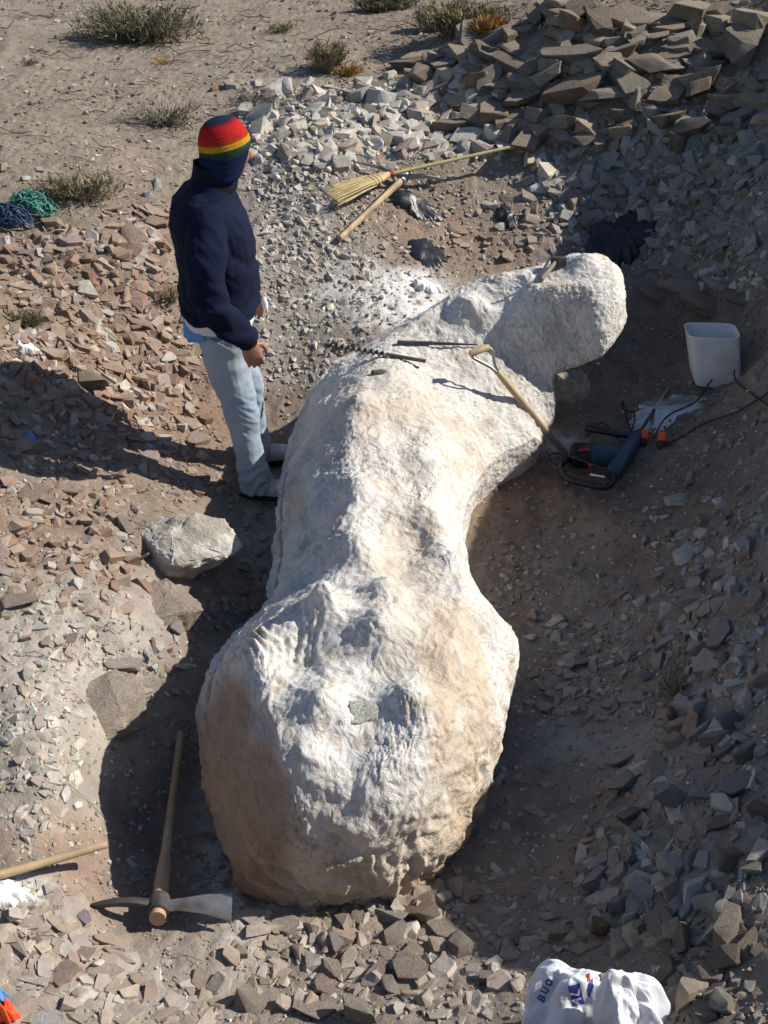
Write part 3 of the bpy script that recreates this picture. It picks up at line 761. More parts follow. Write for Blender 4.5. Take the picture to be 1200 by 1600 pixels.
KEEP = [[(560,245),(820,250),(820,300),(700,345),(520,400),(505,330)], [(860,640),(1060,640),(1060,770),(860,770)],
        [(130,1395),(370,1395),(370,1465),(130,1465)], [(225,1150),(300,1150),(285,1410),(215,1410)],
        [(0,1305),(175,1305),(175,1370),(0,1380)], [(220,785),(375,785),(375,910),(220,910)],
        [(1060,500),(1165,500),(1165,610),(1060,610)], [(820,1490),(1035,1490),(1035,1600),(820,1600)], [(370,700),(450,700),(450,790),(370,790)],
        [(980,560),(1110,560),(1110,680),(980,680)], [(640,365),(700,365),(700,430),(640,430)], [(0,1560),(30,1560),(30,1600),(0,1600)]]
R = []   # every stone: dict
def add_stone(px, py, size, kind, palname, colr, tilt, lift, P=None):
    R.append((px, py, size, kind, palname, colr, tilt, lift, P))
zr = np.random.default_rng(33)
for zi, (poly, cnt, (smin, smax, ex), kinds, pal, tilt, pile) in enumerate(ZONES):
    cnt = int(cnt * (1.45 if smax < 62 else 1.25))
    xs = [p[0] for p in poly]; ys = [p[1] for p in poly]
    k = 0
    px = zr.uniform(min(xs), max(xs), cnt * 8); py = zr.uniform(min(ys), max(ys), cnt * 8)
    ok = inpoly(px, py, poly, 38) & ~inpoly(px, py, JPOLY)
    px = px[ok][:cnt]; py = py[ok][:cnt]
    u = zr.uniform(0, 1, len(px)); sz = smin + (smax - smin) * u ** ex
    drop = np.zeros(len(px), bool)
    for kp in KEEP: drop |= inpoly(px, py, kp) & (sz > 14)
    for a, b, s_, d in zip(px, py, sz, drop):
        if d: continue
        cn, cr = PAL[pal][zr.integers(len(PAL[pal]))]
        cr = np.array(cr) * zr.uniform(.82, 1.2)
        R.append((a, b, s_, kinds[zr.integers(len(kinds))], cn, cr, tilt, pile * zr.uniform(0, 1) ** 1.5, zi))
# stones one can recognise in the photograph
for a, b, s_, kd, cn, cr, tl, lf in [
 (772,190,72,'block','brown',(.26,.21,.15),.15,.5),(845,110,70,'slab','brown',(.24,.17,.12),.5,.8),(900,45,60,'block','reddish brown',(.28,.18,.12),.3,.7),
 (1085,35,95,'block','grey brown',(.27,.22,.16),.3,.8),(1010,60,110,'slab','grey brown',(.27,.24,.18),.25,.9),(1180,50,80,'block','tan',(.36,.29,.21),.3,.9),
 (1100,110,90,'slab','grey',(.29,.27,.23),.4,.6),(665,125,62,'block','brown',(.27,.22,.17),.4,.5),(562,155,48,'block','pale grey',(.40,.41,.38),.2,.5),
 (625,153,36,'block','pale grey',(.50,.53,.54),.5,.6),(645,180,42,'block','cream',(.55,.52,.45),.6,.6),(670,190,38,'slab','pale grey',(.47,.44,.39),1.0,.6),
 (925,122,46,'block','tan',(.42,.38,.27),.2,.9),(630,235,52,'block','mauve grey',(.36,.29,.25),.4,.5),(530,262,44,'block','pale grey',(.46,.44,.40),.5,.4),
 (460,210,24,'block','cream',(.55,.50,.40),.3,.5),(855,195,26,'block','cream',(.55,.52,.46),.5,.6),(840,238,32,'block','cream',(.50,.45,.38),.5,.6),
 (1035,172,56,'slab','grey',(.30,.32,.30),.3,.5),(1180,245,40,'block','blue grey',(.30,.36,.38),.4,.5),(990,285,36,'block','blue grey',(.33,.38,.39),.4,.5),
 (1040,366,30,'block','pale grey',(.52,.55,.52),.2,.5),(360,137,28,'block','cream',(.50,.45,.38),.3,.5),(333,142,24,'block','reddish brown',(.38,.24,.15),.3,.5),
 (178,328,52,'slab','cream',(.52,.46,.38),.5,.5),(247,293,30,'block','pale grey',(.52,.52,.47),.3,.5),(228,308,20,'block','pale grey',(.6,.58,.60),.6,.6),
 (205,378,70,'slab','reddish brown',(.27,.19,.14),.3,.7),(240,350,60,'slab','brown',(.30,.21,.15),.3,.9),(5,265,34,'block','cream',(.50,.41,.29),.3,.5),
 (315,655,0,'slab','brown',(.3,.2,.14),.3,.2),
 (308,690,62,'slab','mauve grey',(.36,.29,.25),.25,.25),(318,655,42,'block','reddish brown',(.33,.19,.12),.3,.4),(140,425,40,'slab','brown',(.28,.21,.16),.2,.4),
 (188,435,38,'slab','mauve grey',(.34,.27,.22),.2,.4),(140,598,54,'block','tan',(.34,.27,.20),.4,.4),(195,575,28,'slab','mauve grey',(.33,.26,.22),.3,.5),
 (180,715,44,'slab','grey',(.26,.24,.23),.3,.3),(225,870,46,'slab','brown',(.30,.215,.16),1.15,.4),(195,825,42,'block','mauve grey',(.32,.26,.22),.4,.3),
 (45,775,60,'slab','tan',(.33,.25,.18),.6,.3),(155,805,34,'block','tan',(.38,.33,.25),.5,.4),(25,940,70,'slab','mauve grey',(.30,.24,.21),.3,.3),
 (10,965,26,'block','cream',(.55,.50,.38),.2,.5),(20,1005,10,'block','pale grey',(.50,.58,.58),.5,.6),(70,1005,26,'block','cream',(.62,.58,.50),.3,.4),
 (60,1070,22,'block','tan',(.40,.33,.26),.3,.4),(75,1150,40,'slab','pale grey',(.50,.50,.47),.3,.4),(270,985,32,'block','mauve grey',(.36,.31,.29),.5,.5),
 (240,1010,26,'slab','brown',(.32,.24,.18),.8,.4),(195,1035,60,'slab','pale grey',(.42,.37,.33),.3,.2),(110,1000,36,'chip','mauve grey',(.36,.29,.25),.4,.3),
 (125,1428,50,'slab','mauve grey',(.36,.31,.33),.5,.5),(60,1530,92,'slab','cream',(.60,.54,.48),.25,.3),(95,1450,40,'slab','mauve grey',(.34,.28,.26),.2,.4),
 (130,1490,60,'slab','tan',(.38,.31,.25),.3,.4),(70,1596,76,'slab','pale grey',(.56,.55,.53),.2,.3),(160,1525,60,'slab','cream',(.50,.43,.36),.2,.4),
 (445,1440,56,'slab','mauve grey',(.39,.33,.30),.5,.5),(600,1415,60,'slab','mauve grey',(.36,.28,.26),.9,.5),(560,1412,30,'block','cream',(.52,.44,.38),.4,.5),
 (615,1465,44,'block','mauve grey',(.42,.35,.31),.4,.6),(525,1480,42,'block','mauve grey',(.42,.36,.32),.3,.6),(590,1530,78,'slab','mauve grey',(.38,.31,.28),.3,.6),
 (510,1540,70,'slab','reddish brown',(.36,.26,.23),.3,.5),(650,1490,70,'slab','tan',(.33,.28,.23),.2,.6),(715,1480,66,'block','grey brown',(.30,.26,.23),.2,.6),
 (640,1525,80,'block','tan',(.37,.31,.26),.2,.4),(395,1575,70,'block','tan',(.38,.33,.27),.3,.5),(500,1580,84,'slab','mauve grey',(.40,.33,.29),.4,.5),
 (570,1590,70,'block','tan',(.36,.32,.27),.3,.5),(740,1520,50,'slab','pale grey',(.40,.39,.38),.2,.6),(690,1400,22,'block','greenish grey',(.40,.42,.36),.8,.5),
 (670,1420,40,'slab','reddish brown',(.30,.2,.16),.6,.6),(760,1535,50,'block','brown',(.30,.24,.22),.3,.5),
 (1145,1460,72,'block','tan',(.36,.30,.24),.3,.7),(1060,1465,96,'slab','tan',(.40,.34,.27),.3,.7),(965,1450,62,'slab','tan',(.40,.33,.26),.5,.7),
 (975,1475,56,'slab','cream',(.50,.43,.32),.8,.7),(1115,1525,68,'block','mauve grey',(.34,.28,.26),.2,.6),(1140,1435,54,'block','cream',(.54,.52,.44),.3,.7),
 (1180,1360,40,'block','cream',(.50,.46,.38),.3,.8),(970,1415,50,'block','grey',(.29,.31,.32),.2,.5),(1080,1430,56,'block','blue grey',(.30,.36,.40),.3,.5),
 (990,1340,46,'block','grey',(.28,.29,.31),.5,.5),(1060,1535,36,'block','pale grey',(.46,.42,.36),.8,.6),(1130,1570,60,'block','tan',(.38,.34,.29),.3,.5),
 (1150,1130,58,'block','grey',(.26,.27,.29),.4,.5),(1120,1160,70,'block','mauve grey',(.27,.25,.25),.6,.5),(1055,940,34,'slab','pale grey',(.38,.37,.38),.5,.5),
 (1155,935,46,'slab','pale grey',(.40,.40,.42),.6,.5),(1172,905,26,'block','blue grey',(.34,.44,.50),.5,.5),(1075,998,26,'block','blue grey',(.22,.33,.42),.5,.5),
 (1075,1020,22,'block','blue grey',(.24,.36,.38),.5,.5),(1160,1050,44,'slab','blue grey',(.34,.42,.46),1.0,.5),(1130,995,52,'block','mauve grey',(.28,.27,.29),.4,.4),
 (1130,1030,34,'block','mauve grey',(.34,.31,.31),.4,.5),(1170,850,60,'slab','grey',(.32,.31,.31),.9,.4),(905,970,32,'slab','brown',(.24,.19,.16),.4,.4),
 (910,1035,44,'slab','brown',(.25,.20,.17),.6,.3),(965,1035,26,'block','blue grey',(.24,.29,.33),.3,.4),(1010,1060,26,'block','grey',(.29,.29,.30),.4,.4),
 (1160,770,26,'block','tan',(.40,.35,.28),.7,.5),(715,360,60,'slab','reddish brown',(.36,.26,.19),.25,.4),(765,375,48,'slab','reddish brown',(.34,.24,.18),.25,.4),
 (825,1415,26,'slab','blue grey',(.32,.36,.37),.2,.4),(1170,1480,0,'slab','tan',(.3,.3,.3),.2,.2),
 (1060,1250,70,'block','grey',(.27,.265,.275),.5,.4),(1160,1230,70,'block','grey',(.26,.26,.28),.5,.4),(1000,1285,60,'slab','grey',(.25,.24,.24),.5,.4)]:
    if s_ > 0: R.append((a, b, s_, kd, cn, np.array(cr), tl, lf, -1))
px = np.array([r[0] for r in R]); py = np.array([r[1] for r in R]); sz = np.array([r[2] for r in R], float)
W3 = hit(px, py); dep = depth_of(W3); sm = sz * dep / FPX
NN = Hn(W3[:, 0], W3[:, 1])
qr = np.random.default_rng(44)
def rot_batch(n, normals, tilt, special):
    up = normals * 0.75 + np.array([0, 0, .25]); up = up + qr.normal(size=(n, 3)) * (tilt * 0.46)[:, None]
    up /= np.linalg.norm(up, axis=1)[:, None]
    a = qr.uniform(0, 2 * PI, n); ref = np.stack([np.cos(a), np.sin(a), 0 * a], -1)
    xx = ref - up * (ref * up).sum(1)[:, None]; xx /= np.linalg.norm(xx, axis=1)[:, None]
    yy = np.cross(up, xx)
    return np.stack([xx, yy, up], -1)            # columns
tilts = np.array([r[6] for r in R]); lifts = np.array([r[7] for r in R])
isw = np.array([r[4] is not None and r[8] in (0, 1) or (r[8] == -1 and r[0] > 640 and r[1] < 200) for r in R])
NU_ = np.where(isw[:, None], np.array([[-.10, -.22, 1.0]]), NN)
RM = rot_batch(len(R), NU_, tilts, None)
kthick = {'slab': .12, 'block': .37, 'chip': .21}
thick = np.array([kthick[r[3]] for r in R]) * sm
pos = W3.copy()
pos += NN * (thick * (-0.05 + 0.65 * lifts) + sm * .12 * tilts * lifts)[:, None]
stretch = qr.uniform(.72, 1.3, (len(R), 3))
order = np.argsort(-(sz + 400 * (np.array([r[8] for r in R]) == -1)))
MAXOBJ = 288
chosen = order[:MAXOBJ]; rest = order[MAXOBJ:]
# --- landmarks that labels can point to
LM = [((220,30),'the big dry bush at the top edge'),((510,95),'the small yellowish bush'),((720,40),'the green and orange bush'),((560,315),'the broom bristles'),
 ((700,290),'the broom handle'),((345,220),'the knitted hat'),((320,400),'the navy fleece'),((345,600),'the pale jeans'),((400,755),'the boots'),
 ((120,290),'the olive shrub'),((40,345),'the green cord tangle'),((640,315),'the black plastic under the pickaxe'),((668,395),'the torn black plastic'),((790,340),'the small black rag'),
 ((960,385),'the large black bag'),((640,465),'the spilled plaster'),((850,430),'the small hammer'),((940,460),'the far end of the jacket'),((1110,555),'the white cut-open can'),
 ((950,710),'the blue rotary hammer'),((1050,650),'the clear plastic'),((1010,680),'the orange plugs'),((300,840),'the big pale boulder'),((240,925),'the half-buried boulder'),
 ((45,548),'the crumpled white paper'),((45,690),'the scrap of blue paper'),((35,490),'the low green tuft'),((250,1420),'the mattock head'),((270,1250),'the mattock handle'),
 ((80,1345),'the wooden stick'),((15,1400),'the white plaster splash'),((10,1580),'the orange cloth'),((920,1550),'the white sack'),((480,1400),'the foot of the jacket'),
 ((700,1320),'the right front foot of the jacket'),((820,1010),'the right bulge of the jacket'),((740,860),'the waist of the jacket'),((310,1150),'the left bulge of the jacket'),
 ((1060,190),'the white and blue scrap'),((1110,470),'the layered rock ledge'),((260,180),'the dead twiggy bush'),((1050,1060),'the dry grass clump'),((20,50),'the tyre track')]
AREAS = [((1000,90),'in the stacked stone wall'),((1030,280),'in the shaded talus'),((600,200),'on the pale gravel slope'),((130,500),'on the brown left bank'),((130,700),'in the long shadow of the person'),
 ((100,850),'on the left bank'),((90,1000),'on the left bank'),((60,1130),'on the left bank'),((110,1500),'among the pale flakes at lower left'),((600,1500),'in the rubble at bottom centre'),((1100,1500),'in the sunlit rubble at lower right'),
 ((1120,1000),'on the shaded right bank'),((1100,1280),'on the shaded right bank'),((900,1050),'on the shaded pit floor'),((870,1300),'on the shaded pit floor'),((700,380),'on the reddish soil'),((200,200),'on the sandy flat'),((300,1100),'in the left trench'),((1100,700),'on the shaded right bank'),((850,780),'on the reddish soil'),
 ((1150,370),'in the shaded talus'),((1130,1440),'in the sunlit rubble at lower right'),((800,100),'in the stacked stone wall'),((180,370),'in the small pile of slabs'),((450,300),'on the pale gravel slope')]
def describe(px, py, s_, kd, cn, tilt_deg):
    d = [((px - a)**2 + (py - b)**2, (a, b), t) for (a, b), t in LM]; d.sort(key=lambda q: q[0])
    (_, (a, b), t) = d[0]
    dx, dy = px - a, py - b
    rel = 'right of' if dx > abs(dy) else 'left of' if -dx > abs(dy) else ('beyond' if dy < 0 else 'in front of')
    ar = min(AREAS, key=lambda q: (px - q[0][0])**2 + (py - q[0][1])**2)[1]
    size = 'large' if s_ > 62 else 'small' if s_ < 34 else 'medium'
    shape = {'slab': 'flat slab', 'block': 'blocky stone', 'chip': 'angular flake'}[kd]
    pose = ' standing on edge' if tilt_deg > 55 else ' tipped up' if tilt_deg > 33 else ''
    return size, cn, shape, pose, ar, rel, t, math.sqrt(d[0][0])
info = []
for i in chosen:
    r = R[i]; tdeg = math.degrees(math.acos(max(-1, min(1, RM[i][2, 2]))))
    q, w_ = project(pos[i]); info.append((i,) + describe(float(q), float(w_), r[2], r[3], r[4], tdeg) + (float(q), float(w_)))
labels = {}
byl = {}
for t in info:
    i, size, cn, shape, pose, ar, rel, lm, dist, q, w_ = t
    near = 'just ' if dist < 70 else ''
    lb = f"{size} {cn} {shape}{pose} {near}{rel} {lm}" if dist < 130 else f"{size} {cn} {shape}{pose} {ar}, {rel} {lm}"
    byl.setdefault(lb, []).append(t)
used = set()
for lb, ts in byl.items():
    if len(ts) == 1: labels[ts[0][0]] = lb; continue
    spanx = max(t[9] for t in ts) - min(t[9] for t in ts); spany = max(t[10] for t in ts) - min(t[10] for t in ts)
    ts.sort(key=(lambda t: t[9]) if spanx > spany else (lambda t: t[10]))
    names = {2: ['left', 'right'], 3: ['left', 'middle', 'right']} if spanx > spany else {2: ['upper', 'lower'], 3: ['upper', 'middle', 'lower']}
    num = ['first', 'second', 'third', 'fourth', 'fifth', 'sixth', 'seventh', 'eighth', 'ninth']
    for k, t in enumerate(ts):
        if len(ts) in names: pre = names[len(ts)][k] + ' one, '
        else: pre = num[min(k, 8)] + (' from the left, ' if spanx > spany else ' from the top, ')
        labels[t[0]] = pre + lb
seen_l = {}
for t in sorted(info, key=lambda t: float(np.sum(R[t[0]][5]))):
    fl_l = ' '.join(labels[t[0]].split()[:16])
    if fl_l in seen_l: fl_l = ' '.join(('lighter ' + fl_l).split()[:16])
    seen_l[fl_l] = 1; labels[t[0]] = fl_l
GROUPS = {'in the stacked stone wall': 'slabs and stones of the stacked wall'}
for t in info:
    i = t[0]; r = R[i]
    ms = HIGHM[r[3]]
    o = bpy.data.objects.new('stone', ms[int(i) % len(ms)])
    COL.objects.link(o)
    Mx = Matrix([list(RM[i][k]) for k in range(3)]).to_4x4()
    sc = Matrix.Diagonal(Vector((*[float(a) * float(sm[i]) for a in stretch[i]], 1)))
    o.matrix_world = Matrix.Translation(Vector(pos[i])) @ Mx @ sc
    c = r[5]; o.color = (*[float(min(.9, a)) for a in c], 1)
    ar = t[5]
    tag(o, ' '.join(labels[i].split()[:16]), 'stone', 'stones ' + ar)
# --- all smaller stones: one uncountable mass
def batch_mesh(ids, pos, RM, sm, stretch, kinds, cols, seed, protos=None):
    protos = protos or LOW
    rr = np.random.default_rng(seed)
    Vs = []; Fs = []; Cs = []; off = 0
    which = rr.integers(0, 16, len(ids))
    for kd in KINDS:
        for w in range(16):
            V, F = protos[kd][w]
            sel = np.array([j for j, i in enumerate(ids) if kinds[i] == kd and which[j] == w], int)
            if not len(sel): continue
            I = ids[sel]
            S = V[None] * stretch[I][:, None, :] * sm[I][:, None, None]
            T = np.einsum('nij,nvj->nvi', RM[I], S) + pos[I][:, None, :]
            Vs.append(T.reshape(-1, 3)); n = len(V)
            Fs.append((F[None] + (np.arange(len(sel)) * n)[:, None, None] + off).reshape(-1, 3))
            Cs.append(np.repeat(cols[I], n, axis=0)); off += len(sel) * n
    return np.concatenate(Vs), np.concatenate(Fs), np.concatenate(Cs)
kinds_all = [r[3] for r in R]; cols_all = np.array([r[5] for r in R])
midsel = rest[sz[rest] > 15]; lowsel = rest[sz[rest] <= 15]
V, F, Cg = batch_mesh(midsel, pos, RM, sm, stretch, kinds_all, cols_all, 3, MID)
V2, F2, C2 = batch_mesh(lowsel, pos, RM, sm, stretch, kinds_all, cols_all, 4)
F = np.concatenate([F, F2 + len(V)]); V = np.concatenate([V, V2]); Cg = np.concatenate([Cg, C2])
rub = link('loose_rubble', mesh_from('loose_rubble', V, F, M['gravel'], col=Cg))
tag(rub, 'loose broken stones of all colours strewn over the banks and pit floor', 'rubble', kind='stuff')
# --- fine gravel: density follows the place
gr = np.random.default_rng(55)
NG = 110000
gxp = gr.uniform(-40, 1240, NG); gyp = gr.uniform(-10, 1630, NG)
dens = np.full(NG, .35)
for poly, d in [([(370,120),(660,100),(740,300),(600,560),(400,620)], 1.0), ([(0,340),(280,320),(420,760),(0,960)], .85), ([(0,940),(260,960),(130,1420),(0,1420)], .6),
                ([(0,1380),(900,1330),(900,1600),(0,1600)], .85), ([(900,150),(1200,150),(1200,430),(900,430)], .9), ([(1030,780),(1200,740),(1200,1600),(900,1600)], .75),
                ([(0,0),(620,0),(560,110),(380,140),(260,300),(0,300)], .30), ([(760,740),(1000,740),(1000,940),(780,940)], .25), ([(780,1100),(1000,1100),(950,1400),(760,1400)], .3)]:
    m = inpoly(gxp, gyp, poly, 45); dens[m] = d
clump = pn(gxp / 55, gyp / 40, np.full(NG, 3.3))
keep = (gr.uniform(0, 1, NG) < dens * (0.55 + 1.1 * sstep(-.35, .35, clump))) & ~inpoly(gxp, gyp, JPOLY)
gxp = gxp[keep]; gyp = gyp[keep]; n = len(gxp)
gs = 2.2 + 9.0 * gr.uniform(0, 1, n) ** 3.2
G3 = hit(gxp, gyp)
extra = 9000                                # the same litter where the view does not reach
ex = np.stack([gr.uniform(-3.5, 3.6, extra), gr.uniform(.3, 7.5, extra)], -1)
G3 = np.concatenate([G3, np.stack([ex[:, 0], ex[:, 1], H(ex[:, 0], ex[:, 1])], -1)])
gsm = np.concatenate([gs * depth_of(G3[:n]) / FPX, gr.uniform(.006, .03, extra)])
n = len(G3)
gn = Hn(G3[:, 0], G3[:, 1])
qx, qy = project(G3)
pals = {k: np.array([c for _, c in v]) for k, v in PAL.items()}
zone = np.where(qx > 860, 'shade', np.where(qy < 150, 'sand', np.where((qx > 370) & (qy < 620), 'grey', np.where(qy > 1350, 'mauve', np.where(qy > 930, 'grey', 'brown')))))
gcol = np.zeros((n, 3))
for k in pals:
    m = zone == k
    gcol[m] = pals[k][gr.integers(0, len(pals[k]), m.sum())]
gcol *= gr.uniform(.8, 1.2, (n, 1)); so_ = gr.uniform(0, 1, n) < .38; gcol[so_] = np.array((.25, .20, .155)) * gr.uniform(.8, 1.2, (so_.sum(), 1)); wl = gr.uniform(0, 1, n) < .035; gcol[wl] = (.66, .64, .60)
GM = rot_batch(n, gn, np.full(n, .8), None)
gpos = G3 + gn * (gsm * .12)[:, None]
kg = [KINDS[i] for i in gr.choice([0, 1, 2], n, p=[.2, .4, .4])]
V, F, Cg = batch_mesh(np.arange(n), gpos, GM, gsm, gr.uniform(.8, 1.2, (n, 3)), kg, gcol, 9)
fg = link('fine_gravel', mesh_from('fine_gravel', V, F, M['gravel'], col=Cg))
tag(fg, 'fine stone chips and crumbs scattered over the bare soil', 'gravel', kind='stuff')
#OBJECTS_BELOW
# ---------------------------------------------------------------- special rocks
def special_rock(name, px, py, size, dims, col, label, seed, cat='boulder', sink=.35, rot=0, tilt=(0, 0), mat='stone', parent=None, zoff=0, world=None, n=7):
    rng = np.random.default_rng(seed)
    pts = rng.normal(size=(n * 3, 3)); pts /= np.linalg.norm(pts, axis=1)[:, None]; pts = np.sign(pts) * np.abs(pts) ** .72 * .5
    bm = bmesh.new()
    for p in pts * np.array(dims): bm.verts.new(p)
    r = bmesh.ops.convex_hull(bm, input=bm.verts)
    bmesh.ops.delete(bm, geom=[g for g in r['geom_interior'] if isinstance(g, bmesh.types.BMVert)], context='VERTS')
    bmesh.ops.dissolve_limit(bm, angle_limit=math.radians(12), verts=bm.verts, edges=bm.edges)
    bmesh.ops.bevel(bm, geom=list(bm.edges), offset=.015, segments=1, affect='EDGES', clamp_overlap=True)
    bmesh.ops.triangulate(bm, faces=bm.faces)
    for _ in range(3):
        bmesh.ops.subdivide_edges(bm, edges=bm.edges, cuts=1, use_grid_fill=True)
    bmesh.ops.triangulate(bm, faces=bm.faces)
    bm.verts.ensure_lookup_table()
    V = np.array([v.co[:] for v in bm.verts]); F = np.array([[v.index for v in f.verts] for f in bm.faces]); bm.free()
    x, y, z = V.T; nr = V / np.linalg.norm(V, axis=1)[:, None]
    V = V + nr * (.06 * fbm(x * 3 + seed, y * 3, z * 3, 4) + .030 * ridged(x * 9, y * 9 + seed, z * 9, 3) + .014 * fbm(x * 30, y * 30, z * 30, 2))[:, None]
    o = link(name, mesh_from(name, V, F, M[mat], smooth=True, angle=40))
    w = Vector(hit(px, py)) if world is None else Vector(world)
    s_ = size * float(depth_of(np.array(w[:]))) / FPX if world is None else size
    o.scale = (s_,) * 3; o.rotation_euler = (tilt[0], tilt[1], rot)
    o.location = w + Vector((0, 0, s_ * dims[2] * (.5 - sink) + zoff)); o.color = (*col, 1)
    if label: tag(o, label, cat)
    if parent is not None: under(parent, o)
    return o
special_rock('boulder', 302, 872, 150, (1, .75, .62), (.46, .42, .36), 'big pale crusted boulder at the edge of the left trench below the person', 3, sink=.28, rot=.25, mat='crust')
special_rock('boulder', 245, 940, 150, (1, .7, .4), (.36, .30, .24), 'dusty half-buried boulder in front of the big pale boulder', 8, sink=.80, rot=-.2)
special_rock('boulder', 130, 1095, 190, (1, .7, .4), (.38, .32, .26), 'low dusty rock hump flush with the left bank', 12, sink=.97, rot=.5)
special_rock('boulder', 590, 1400, 0.001, (1, .7, .4), (.38, .32, .26), None, 12) if False else None
lg = empty('rock_ledge', tuple(hit(1110, 500)))
tag(lg, 'reddish rock ledge split into slanting layers behind the white can', 'rock ledge')
for k, (a, b, sz_, c_) in enumerate([(1085,438,115,(.27,.19,.15)),(1100,458,125,(.33,.27,.23)),(1118,478,120,(.24,.17,.14)),(1140,448,90,(.36,.31,.27)),(1040,462,95,(.25,.18,.14)),(1165,468,75,(.24,.18,.15))]):
    special_rock('rock_layer', a, b, sz_, (1, .30, .16), c_, None, 40 + k, sink=.75, rot=-.42, tilt=(.45, .22), parent=lg)
ped = special_rock('rock_pedestal', 893, 640, .20, (1.1, .6, 1.0), (.33, .34, .28), 'grey green rock left standing under the far arm of the jacket', 61, cat='rock', world=tuple(at(888, 612, .2)), rot=.3, sink=.4, mat='crust')
ex = special_rock('exposed_rock', 0, 0, .115, (1.3, .8, .5), (.5, .5, .45), None, 69, cat=None, world=tuple(jhit(572, 1110)[0]), rot=.1, tilt=(.3, .1), sink=.80, mat='exposed', parent=jacket)

def creases(P3, seed, n=16, octv=2):
    """sharp straight folds with flat facets between, about -1..1"""
    rg_ = np.random.default_rng(int(seed * 1000)); s_ = 0
    for o_ in range(octv):
        for i in range(n):
            d_ = rg_.normal(size=3); d_ /= np.linalg.norm(d_); off = rg_.uniform(-.8, .8)
            v_ = P3 @ d_ * (1.7 ** o_) - off; w_ = 1.0 / (1.7 ** o_)
            s_ = s_ + w_ * rg_.choice([-1, 1]) * np.minimum(np.abs(v_), .45 + .1 * i / n)
    s_ = s_ - s_.mean(); return s_ / (np.abs(s_).max() + 1e-9)
# ---------------------------------------------------------------- crumpled sheets
def crumple(name, px, py, rx, ry, h, mat, label, cat, seed, ang=0, n=46, rough=1.0, under_=0.0, parent=None, spikes=.25, freq=1.0):
    w = hit(px, py); d = float(depth_of(w)); Rx = rx * d / FPX; Ry = ry * d / FPX
    V = []; F = []
    m = n * 3
    A = np.linspace(0, 2 * PI, m, endpoint=False); T = np.linspace(0, 1, n)
    aa, tt_ = np.meshgrid(A, T, indexing='ij')
    out = 1 + spikes * pn(np.cos(aa) * 2.2 + seed, np.sin(aa) * 2.2, 0 * aa) + .6 * spikes * pn(np.cos(aa) * 6 + seed, np.sin(aa) * 6, 3 + 0 * aa)
    lx = np.cos(aa) * tt_ * out * Rx; ly = np.sin(aa) * tt_ * out * Ry
    ca, sa = math.cos(ang), math.sin(ang)
    X_ = w[0] + lx * ca - ly * sa; Y_ = w[1] + lx * sa + ly * ca
    k = freq / max(Rx, Ry)
    wr = ridged(X_ * k * 1.3 + seed + .3 * pn(X_ * k * 2, Y_ * k * 2, 0 * X_), Y_ * k * 1.3, seed + 0 * X_, 3)
    wr2 = ridged(X_ * k * 4 + seed, Y_ * k * 4, seed + 5 + 0 * X_, 2)
    env = np.sqrt(np.clip(1 - tt_ ** 2.2, 0, 1))
    wr = .5 + .9 * creases(np.stack([lx, ly, 0 * lx], -1) / max(Rx, Ry) * 1.5, seed, 14); wr2 = .6 * creases(np.stack([lx, ly, 0 * lx], -1) / max(Rx, Ry) * 2.6, seed + 3, 12)
    Z_ = H(X_, Y_) + .004 + h * env * (.55 + .45 * fbm(X_ * k + seed, Y_ * k, 0 * X_, 2)) + h * rough * (.62 * wr + .22 * wr2) * np.clip(env * 1.5, 0.12, 1)
    G = np.stack([X_ + .1 * h * wr2, Y_ + .1 * h * wr, Z_], -1).reshape(-1, 3)
    idx = np.arange(m * n).reshape(m, n); nx = np.roll(idx, -1, axis=0)
    Fq = np.stack([idx[:, :-1], idx[:, 1:], nx[:, 1:], nx[:, :-1]], -1).reshape(-1, 4)[:, ::-1]
    o = link(name, mesh_from(name, G, Fq.copy(), M[mat], smooth=True, angle=50))
    if label: tag(o, label, cat)
    return o
crumple('plastic_bag', 648, 325, 44, 20, .05, 'black_film', 'crumpled black plastic bag lying under the pickaxe and broom handle', 'plastic bag', 2.3, ang=-.15, rough=.55)
crumple('plastic_bag', 668, 398, 30, 34, .03, 'black_film', 'torn black plastic sheet beside the spilled white plaster', 'plastic sheet', 5.1, ang=.2, rough=.5)
crumple('plastic_bag', 792, 342, 14, 26, .035, 'black_film', 'small black plastic rag on the reddish soil', 'plastic rag', 7.7, ang=.3)
crumple('plastic_bag', 965, 385, 52, 38, .11, 'black_film', 'large crumpled black bag half in shade behind the far end of the jacket', 'plastic bag', 9.4, ang=.3, rough=.6)
crumple('paper', 45, 549, 17, 10, .035, 'paper', 'crumpled white paper on the brown left bank', 'paper', 3.2)
crumple('paper_scrap', 48, 690, 9, 10, .03, 'blue_paper', 'scrap of bright blue paper in the shadow of the person', 'paper scrap', 4.2)
crumple('paper_scrap', 1060, 190, 26, 9, .03, 'paper', 'twisted white and blue plastic scrap on the shaded talus', 'plastic scrap', 6.2, ang=-.3)
crumple('paper_scrap', 895, 215, 8, 5, .02, 'paper', 'tiny white scrap lying below the stacked stone wall', 'paper scrap', 1.2)
crumple('plaster_splash', 12, 1402, 34, 22, .05, 'paper', 'dried lump of spilled white plaster at the left edge', 'plaster lump', 8.8, rough=.6)
crumple('plaster_splash', 668, 452, 22, 16, .04, 'paper', 'white powdery plaster lump spilled behind the jacket', 'plaster lump', 1.8, rough=.8)
crumple('plaster_splash', 1000, 420, 0.5, .5, .001, 'paper', None, None, 1) if False else None
crumple('clear_plastic_sheet', 1045, 640, 64, 42, .022, 'film', 'clear plastic sheet spread on the ground in front of the white can', 'plastic sheet', 3.9, ang=.5, rough=.7)
